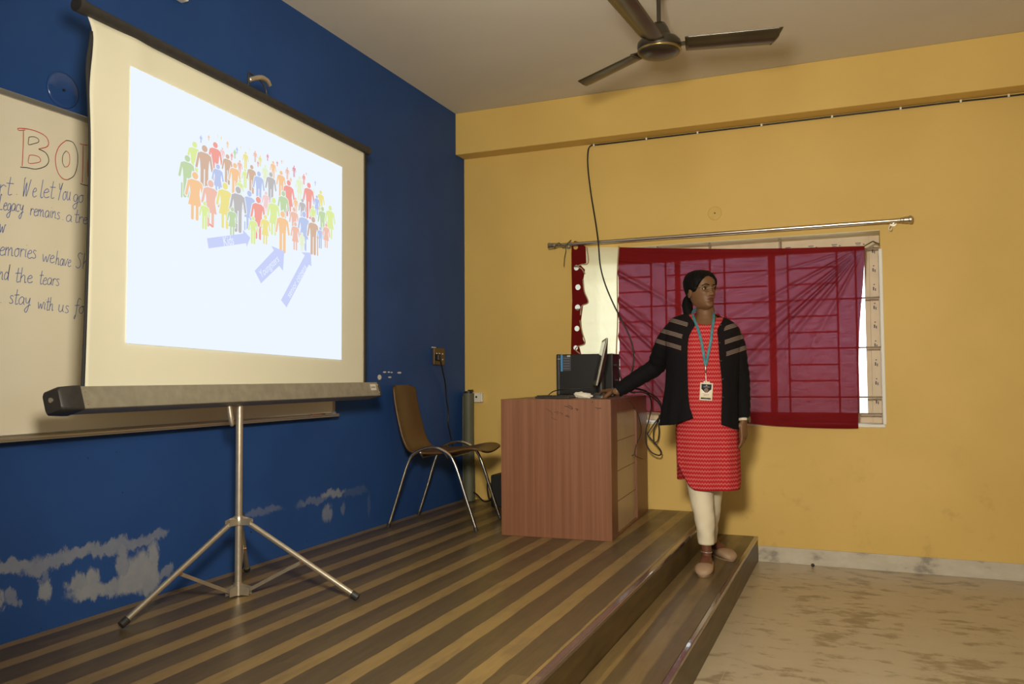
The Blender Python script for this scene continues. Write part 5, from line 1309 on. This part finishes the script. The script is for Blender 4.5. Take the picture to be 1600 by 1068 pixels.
# ---- clothes
def chevron_material():
    m = mat('red_chevron_cotton', (0.4, 0.02, 0.02), 0.8, spec=0.15)
    g = NT(m); a = g.nt.nodes.new('ShaderNodeAttribute'); a.attribute_name = 'coord'
    s = g.nt.nodes.new('ShaderNodeSeparateXYZ'); g.nt.links.new(a.outputs['Vector'], s.inputs[0])
    zig = g.m('PINGPONG', s.outputs[0], 0.0062)
    q = g.m('FRACT', g.m('DIVIDE', g.m('ADD', s.outputs[2], g.m('MULTIPLY', zig, 1.25)), 0.0222))
    band = g.m('MULTIPLY', g.step(q, 0.05, 0.13), g.m('SUBTRACT', 1.0, g.step(q, 0.43, 0.53)))
    wv = g.noise(g.tc, 160, 2)
    c = g.mix(band, (0.42, 0.014, 0.022), (0.55, 0.125, 0.115)); c = g.mix(g.m('MULTIPLY', wv, 0.3), c, (0.33, 0.02, 0.02))
    g.base(c); return m
m_kurta = chevron_material()
KS = sorted([(lr(py, L, R_, d)[0].z, lr(py, L, R_, d)[0].x, lr(py, L, R_, d)[1], b, d) for py, L, R_, b, d in
 ((488, 1080, 1121, .066, .018), (497, 1072, 1129, .076, .014), (505, 1064, 1139, .092, .006), (514, 1060, 1148, .102, .002), (530, 1059, 1147, .113, 0), (560, 1059, 1147, .116, -.004), (600, 1060, 1147, .112, 0), (640, 1057, 1150, .122, .005), (672, 1056, 1154, .130, .008), (710, 1057, 1155, .128, .006), (765, 1058, 1156, .120, .004))])
zK = lambda py: pl_(1103, py, 0).z
def kpt(th, z, off=0.0):
    cx, a, b, d = smooth_table(KS, z)
    e = 0.9
    c, s = math.cos(th), math.sin(th)
    fo = 0.0
    if z < zK(640): fo = (0.004*math.sin(th*7+1)+0.003*math.sin(th*11))*min(1, (zK(640)-z)/.25)
    return Vector((cx+(a+off+fo)*math.copysign(abs(c)**e, c), d+(b+off+fo)*math.copysign(abs(s)**e, s), z))
mb = MB(); mb.attr = []
zslit = zK(668)
def topz(th):
    if math.sin(th) > 0: return zK(489)
    if math.cos(th) > 0: return zK(table([(0, 509), (.2, 508), (.4, 504), (.52, 500), (.62, 497.5), (1, 495.5)], math.cos(th))[0])
    return zK(table([(0, 509), (.2, 507), (.4, 502), (.52, 495), (.62, 490.5), (1, 489)], abs(math.cos(th)))[0])
def kgrid(fn, nu, nv):
    k0 = len(mb.v); mb.grid(fn, nu, nv)
    for p in mb.v[k0:]:
        cx, a, b, d = smooth_table(KS, p.z); th = math.atan2((p.y-d)/b, (p.x-cx)/a); mb.attr.append((math.cos(th)*0.15*(1 if math.sin(th) < 0 else -1), 0, p.z))
kgrid(lambda u, v: kpt(-PI/2+2*PI*(u-0.5), lerp(topz(-PI/2+2*PI*(u-.5)), zslit, v)), 112, 60)
def hem_front(th):
    x = (th+PI)/PI            # 0 at the left side, 1 at the right side
    X = math.cos(th)
    zb = zK(762)
    t = max(0, (-0.31-X)/0.69); r = zb+(zK(674)-zb)*(1-math.sqrt(max(0, 1-t**1.84)))
    t2 = max(0, (x-0.93)/0.07); r += 0.045*(1-math.sqrt(max(0, 1-t2**2)))
    return r
kgrid(lambda u, v: kpt(-PI+PI*u, lerp(zslit, hem_front(-PI+PI*u), v), 0.003*v), 56, 24)
def hem_back(th):
    x = th/PI; t = max(0, (x-0.85)/0.15); t2 = max(0, (0.15-x)/0.15)
    return zK(752)+0.05*(1-math.sqrt(max(0, 1-t*t)))+0.05*(1-math.sqrt(max(0, 1-t2*t2)))
kgrid(lambda u, v: kpt(PI*u, lerp(zslit, hem_back(PI*u), v), -0.002*v), 56, 24)
LB(mb.weld(), 'kurta', m_kurta, solid=0.0025)
# cream trousers
m_tr = mat('cream_cotton_trousers', (0.68, 0.60, 0.44), 0.85, noise=0.03, nscale=10, bump=0.25, bscale=14, stretch=(1, 1, .5), spec=0.15)
for rows in (((725, 1066, 1112, .085, .0), (757, 1073, 1114, .078, -.015), (790, 1081, 1115, .066, -.035), (820, 1087, 1116, .056, -.045), (849, 1091.5, 1116, .046, -.052)),
             ((725, 1100, 1138, .085, .06), (757, 1101, 1131, .075, .10), (790, 1099, 1126, .066, .17), (820, 1097, 1122, .062, .25), (846.5, 1095, 1119, .062, .315))):
    T_ = sorted([(lr(py, L, R_, d)[0].z, lr(py, L, R_, d)[0].x, lr(py, L, R_, d)[1], b, d) for py, L, R_, b, d in rows]); z1, z0 = T_[-1][0], T_[0][0]
    def trs(u, v):
        z = lerp(z1, z0, v); cx, a, b, d = smooth_table(T_, z); th = 2*PI*u
        w = (1-v**3)*0.004*math.sin(3*th+30*z)*v+(1-v**4)*0.7*(0.006*math.sin(52*z+2.2*th)*gs(z, T_[1][0]-.06, .12)+0.003*math.sin(90*z-3*th)*gs(z, T_[1][0]-.1, .2))
        return Vector((cx+(a+w)*math.cos(th), d+(b+w)*math.sin(th), z))
    trs0 = trs
    mb = MB(); mb.grid(trs, 40, 50, 0, True); LB(mb, 'trouser_leg', m_tr, solid=0.003)
# cardigan
def knit_material():
    m = mat('black_striped_knit', (0.011, 0.010, 0.012), 0.85, spec=0.15, bump=0.3, bscale=220)
    g = NT(m); a = g.nt.nodes.new('ShaderNodeAttribute'); a.attribute_name = 'coord'
    s = g.nt.nodes.new('ShaderNodeSeparateXYZ'); g.nt.links.new(a.outputs['Vector'], s.inputs[0]); v = s.outputs[0]; tot = None
    for c0 in (497.5, 518.5, 537):
        inside = g.m('LESS_THAN', g.m('ABSOLUTE', g.m('SUBTRACT', v, c0)), 3.6)
        ln = g.m('GREATER_THAN', g.m('PINGPONG', g.m('SUBTRACT', v, c0), 1.2), 0.36)
        ln = g.m('MAXIMUM', g.m('SUBTRACT', 1.0, ln), 0.0)
        k = g.m('MULTIPLY', inside, g.m('SUBTRACT', 1.0, g.m('MULTIPLY', g.m('LESS_THAN', g.m('PINGPONG', g.m('SUBTRACT', g.m('SUBTRACT', v, c0), 1.2), 1.2), 0.32), 0.85)))
        tot = k if tot is None else g.m('MAXIMUM', tot, k)
    wine = g.m('MULTIPLY', g.m('LESS_THAN', v, 545.0), 0.5)
    c = g.mix(wine, (0.006, 0.0055, 0.0065), (0.011, 0.006, 0.0065))
    tot = g.m('MULTIPLY', tot, g.m('SUBTRACT', 1.0, g.m('GREATER_THAN', s.outputs[1], 0.5)))
    g.base(g.mix(tot, c, (0.17, 0.122, 0.10))); return m
m_knit = knit_material()
X0 = pl_(1102, 540, 0).x; Z0_ = pl_(1102, 500, 0).z
def spx(p):
    px = (p.x-X0)*283; py = 500-(p.z-Z0_)*283
    return (py-0.35*(57-abs(px))-(8 if px > 0 else 0), 0, 0)
CS_ = sorted([(lr(py, L, R_, d)[0].z, lr(py, L, R_, d)[0].x, lr(py, L, R_, d)[1], b, d, pl_(xl, py, -.1).x, pl_(xr, py, -.1).x) for py, L, R_, b, d, xl, xr in
 ((487, 1074, 1122, .070, .022, 1074, 1124), (491, 1066, 1124, .074, .022, 1074, 1126), (496, 1051, 1132, .084, .016, 1078, 1130), (503, 1045, 1143, .098, .008, 1083, 1129), (509, 1042, 1151, .108, .004, 1085.5, 1125), (518, 1040, 1156, .116, .002, 1080, 1121), (530, 1040, 1157, .124, 0, 1075.5, 1122), (557, 1041, 1155, .130, -.004, 1074, 1124), (600, 1040, 1154, .128, 0, 1075, 1128), (630, 1036, 1156, .136, .004, 1077.5, 1127.5), (650, 1033, 1157, .142, .006, 1083, 1127), (668, 1031, 1158, .146, .006, 1087, 1127))])
zC = lambda py: pl_(1103, py, 0).z
def cpt(u, z, zz=None):
    cx, a, b, d, xl, xr = smooth_table(CS_, z)
    e = 0.92
    inv = lambda x: math.copysign(min(1, abs((x-cx)/a))**(1/e), x-cx)
    t0 = -math.acos(max(-1, min(1, inv(xl)))); t1 = -math.acos(max(-1, min(1, inv(xr))))     # left and right front edges (front: negative angles)
    th = lerp(t0, t1-2*PI, u)
    c, s = math.cos(th), math.sin(th)
    fo = (0.0045*math.sin(th*6)+0.003*math.sin(th*13+1))*max(0, min(1, (zC(560)-z)/.3))
    return Vector((cx+(a+fo)*math.copysign(abs(c)**e, c), d+(b+fo)*math.copysign(abs(s)**e, s), z))
def hemz(u): return table([(0, zC(651)), (.10, zC(662)), (.2, zC(664)), (.5, zC(662)), (.85, zC(669)), (.93, zC(668)), (1, zC(661))], u)[0]
mb = MB(); mb.attr = []
def ctop(u): return table([(0, zC(491)), (.2, zC(490)), (.5, zC(487)), (.7, zC(491)), (.8, zC(495)), (.93, zC(498)), (1, zC(499))], u)[0]
mb.grid(lambda u, v: cpt(u, lerp(ctop(u), hemz(u), v)), 160, 110); kt = len(mb.v)
for a, b, c, rr in ((SHR, ELR, WRR, (.056, .058, .053, .050, .046, .042, .034)), (SHL, ELL, WRL, (.050, .051, .046, .044, .042, .039, .033))):
    st0 = a+(a-b).normalized()*0.012+Vector((0.02 if a.x < X0 else -0.02, 0, 0))
    P = spline([st0, a.lerp(b, .3), a.lerp(b, .7), b, b.lerp(c, .35), b.lerp(c, .7), c-(c-b).normalized()*0.012], 7); L = len(P)
    R2 = []
    for i in range(L):
        q = i/(L-1)*(len(rr)-1); k = min(int(q), len(rr)-2); R2.append(lerp(rr[k], rr[k+1], q-k)+0.0016*math.sin(i*1.7)+0.001*math.sin(i*2.9))
    R2[0] = R2[0]*0.72; R2[1] *= .88
    mb.tube(P, R2, 26)
def placket(p):
    cx, a, b, d, xl, xr = smooth_table(CS_, p.z)
    return 1.0 if (p.y < d-0.02 and xl-0.05 < p.x < xr+0.05 and (p.x < xl+0.036 and p.x > xl-0.034 or p.x > xr-0.036 and p.x < xr+0.034)) else 0.0
mb.attr = [(spx(p)[0], placket(p) if i < kt else 0.0, 0) for i, p in enumerate(mb.v)]
LB(mb, 'cardigan', m_knit, solid=0.004)
mb = MB()
for v in (.12, .28, .44, .60, .76): 
    z = lerp(zC(489), zC(661), v); p = cpt(1.0, z); mb.ball(p+Vector((.006, -.006, 0)), (.0045, .003, .0045))
mb.build_split('button', m_blackpl, per, local=True, smooth=True)
# lanyard and identity badge
m_lan = mat('teal_lanyard_ribbon', (0.055, 0.20, 0.235), 0.6, noise=0.25, nscale=40)
def front_d(px, py):   # depth just in front of the kurta
    z = pl_(px, py, 0).z; x = pl_(px, py, -.1).x; cx, a, b, d = smooth_table(KS, z)
    t = max(-1, min(1, (x-cx)/a)); return d-b*math.sqrt(max(0, 1-abs(t)**2.2))-0.008
def ribbon(pts, w):
    Pn = spline([pl_(x, y, dd) for x, y, dd in pts], 6); n = len(Pn); L = []; R_ = []
    for i in range(n):
        t = (Pn[min(i+1, n-1)]-Pn[max(i-1, 0)]).normalized(); s = t.cross(Vector((0, -1, 0)))
        s = s.normalized() if s.length > 1e-3 else Vector((1, 0, 0)); L.append(Pn[i]-s*w/2); R_.append(Pn[i]+s*w/2)
    lan.grid(lambda u, v: L[round(v*(n-1))].lerp(R_[round(v*(n-1))], u), 1, n-1)
lan = MB()
ribbon([(1089, 482, .045), (1083.5, 486, .01), (1082.5, 489, -.02)]+[(x, y, front_d(x, y)-.004) for x, y in ((1083.5, 495), (1086, 502.5), (1090, 512), (1095, 530), (1098.5, 548), (1102, 570))], .0145)
ribbon([(1106, 484, .05), (1113.5, 487, .01), (1115, 490, -.02)]+[(x, y, front_d(x, y)-.004) for x, y in ((1115, 496), (1114.5, 503), (1113, 512), (1111, 530), (1107, 550), (1103, 571))], .0145)
lo = LB(lan, 'lanyard', m_lan, solid=0.0012)
mb = MB(); bd = front_d(1103, 600)-.002
mb.tube([pl_(1102.3, 569, front_d(1102, 569)-.002), pl_(1102.3, 577, bd), pl_(1102.5, 582, bd)], .005, 8); mb.tube(spline([pl_(1102.5, 582, bd), pl_(1103, 590, bd), pl_(1103, 597, bd)], 4), .0026, 8)
LB(mb, 'clip', m_steel, lo)
ba0 = pl_(1103.4, 611.5, bd); bw, bh = 0.0335, 0.0475
BM = Matrix.Translation(ba0) @ Matrix.Rotation(math.radians(4), 4, 'Y') @ Matrix.Rotation(math.radians(-3), 4, 'X')
def card(x0, z0, x1, z1, lift, mbx): mbx.box((x0, -0.0018-lift, z0), (x1, -0.0008, z1), 0, BM)
mb = MB(); mb.box((-bw, -.0018, -bh), (bw, .0018, bh), 0, BM); mb.box((-bw*.5, -.0016, bh-.001), (bw*.5, .0016, bh+.0075), 0, BM)
bg_ = LB(mb, 'id_badge', mat('cream_badge_card', (0.66, 0.58, 0.43), 0.4), lo, bevel=0.002)
# badge print (child of the badge would be a fourth level, so it is part of the lanyard)
m_navy = mat('navy_print', (0.025, 0.04, 0.06), 0.4)
mb = MB(); n_ = [(-.026, .040), (.026, .040), (.026, .012), (.021, .010), (.013, .001), (.006, -.005), (-.006, -.005), (-.013, .001), (-.021, .010), (-.026, .012)]
mb.prism([BM @ Vector((x, -.0019, z)) for x, z in reversed(n_)], (0, -0.0006, 0))
mb.box((-.026, -.0026, -.041), (.026, -.0018, -.034), 0, BM)
LB(mb, 'badge_print', m_navy, lo)
mb = MB(); mb.tube([BM @ Vector((0, -.0024, .007)), BM @ Vector((0, -.0034, .007))], .0105, 20); mb.box((-.016, -.0030, .024), (-.004, -.0024, .027), 0, BM); mb.box((.004, -.0030, .024), (.017, -.0024, .027), 0, BM); mb.box((-.004, -.0030, .030), (.004, -.0024, .036), 0, BM)
LB(mb, 'badge_emblem', mat('beige_print', (0.40, 0.30, 0.22), 0.5), lo)
mb = MB(); mb.tube([BM @ Vector((0, -.0030, .007)), BM @ Vector((0, -.0038, .007))], .0075, 20); mb.box((-.017, -.0024, -.013), (.014, -.0018, -.0115), 0, BM); mb.box((-.012, -.0024, -.018), (.017, -.0018, -.0165), 0, BM); mb.box((-.013, -.0024, -.023), (.012, -.0018, -.0218), 0, BM)
LB(mb, 'badge_detail', mat('dusty_red_print', (0.25, 0.11, 0.09), 0.5), lo)
mb = MB(); mb.box((-.024, -.0024, -.0335), (.024, -.0018, -.031), 0, BM)
LB(mb, 'badge_stripe', mat('yellow_print', (0.42, 0.33, 0.12), 0.5), lo)
# watch on the left wrist, anklet, shoes
ax_ = (WRL-ELL).normalized(); wc = WRL-ax_*0.008
def tor(c, ax, r, w, th, mbx, n=32, e=1.0):
    u = ax.cross(Vector((0, 1, 0))).normalized(); v = ax.cross(u); prof = [(r, -w), (r+th, -w*.8), (r+th, w*.8), (r, w)]
    mbx.grid(lambda a, b: (lambda q: c+u*(q[0]*math.cos(2*PI*a))+v*(q[0]*e*math.sin(2*PI*a))+ax*q[1])(prof[min(3, int(round(b*3)))]), n, 3, 0, True)
mb = MB(); tor(wc, ax_, .0275, .011, .0025, mb, e=.95); wt = LB(mb, 'watch_strap', mat('cream_watch_strap', (0.62, 0.52, 0.40), 0.5), solid=0.001)
od = Vector((.92, -.40, 0)).normalized(); mb = MB(); u = od.cross(Vector((0, 0, 1))).normalized()
cc = wc+od*.0295; mb.loft([[cc+od*h+u*(r*math.cos(2*PI*k/24))+Vector((0, 0, r*math.sin(2*PI*k/24))) for k in range(24)] for h, r in ((-.003, .016), (.004, .0175), (.007, .0165))])
LB(mb, 'watch_case', mat('dark_watch_case', (0.12, 0.10, 0.07), 0.25, metal=0.7), wt, auto=40)
mb = MB(); tor(Vector((HEEL1.x+foot_axis(HEEL1, TOE1).x*.05, HEEL1.y+foot_axis(HEEL1, TOE1).y*.05, .098)), Vector((.05, .05, 1)).normalized(), .0275, .0012, .002, mb)
LB(mb, 'anklet', mat('silver_anklet', (0.55, 0.50, 0.45), 0.3, metal=0.6), solid=0.0015)
m_shoe = mat('beige_leather_flat', (0.34, 0.225, 0.135), 0.5, noise=0.06, nscale=14, spec=0.35); m_sole = mat('tan_sole', (0.24, 0.15, 0.085), 0.6)
for He, To in ((HEEL1, TOE1), (HEEL2, TOE2)):
    ax = foot_axis(He, To); sd = Vector((-ax.y, ax.x, 0)); fl_ = (To-He).length
    mb = MB(); rings = []
    for t, w, h in ((-.012, .012, .030), (.01, .027, .042), (.08, .034, .050), (.22, .0375, .046), (.40, .0400, .042), (.55, .0450, .050), (.66, .0480, .056), (.80, .0490, .050), (.92, .0420, .042), (.985, .027, .030), (1.01, .010, .020)):
        rings.append([He+ax*fl_*t+sd*(math.copysign(abs(math.cos(2*PI*k/24))**.8, math.cos(2*PI*k/24))*w)+Vector((0, 0, max(.006, .006+h*(0.5+0.5*math.copysign(abs(math.sin(2*PI*k/24))**.8, math.sin(2*PI*k/24)))))) for k in range(24)])
    mb.loft(rings); sh = LB(mb, 'shoe', m_shoe, sub=1)
    mb = MB(); out = [He+ax*fl_*(0.5-0.51*math.cos(2*PI*k/32))+sd*(math.sin(2*PI*k/32)*lerp(.036, .049, 0.5-0.5*math.cos(2*PI*k/32)))+Vector((0, 0, .001)) for k in range(32)]
    mb.prism(out, (0, 0, .010)); mb.build('sole', m_sole, sh, local=True)

# tiny dark pellet lying on the marble floor near the skirting
q = on_z(1270, 885, 0.0)
o = MB().ball((q.x, q.y, 0.0105), (0.011, 0.010, 0.0105), nu=14, nv=9).build('rubber_plug', m_blackpl, origin=(q.x, q.y, 0.0), smooth=True)
props(o, 'tiny dark rubber plug lying alone on the marble floor near the skirting', 'plug')
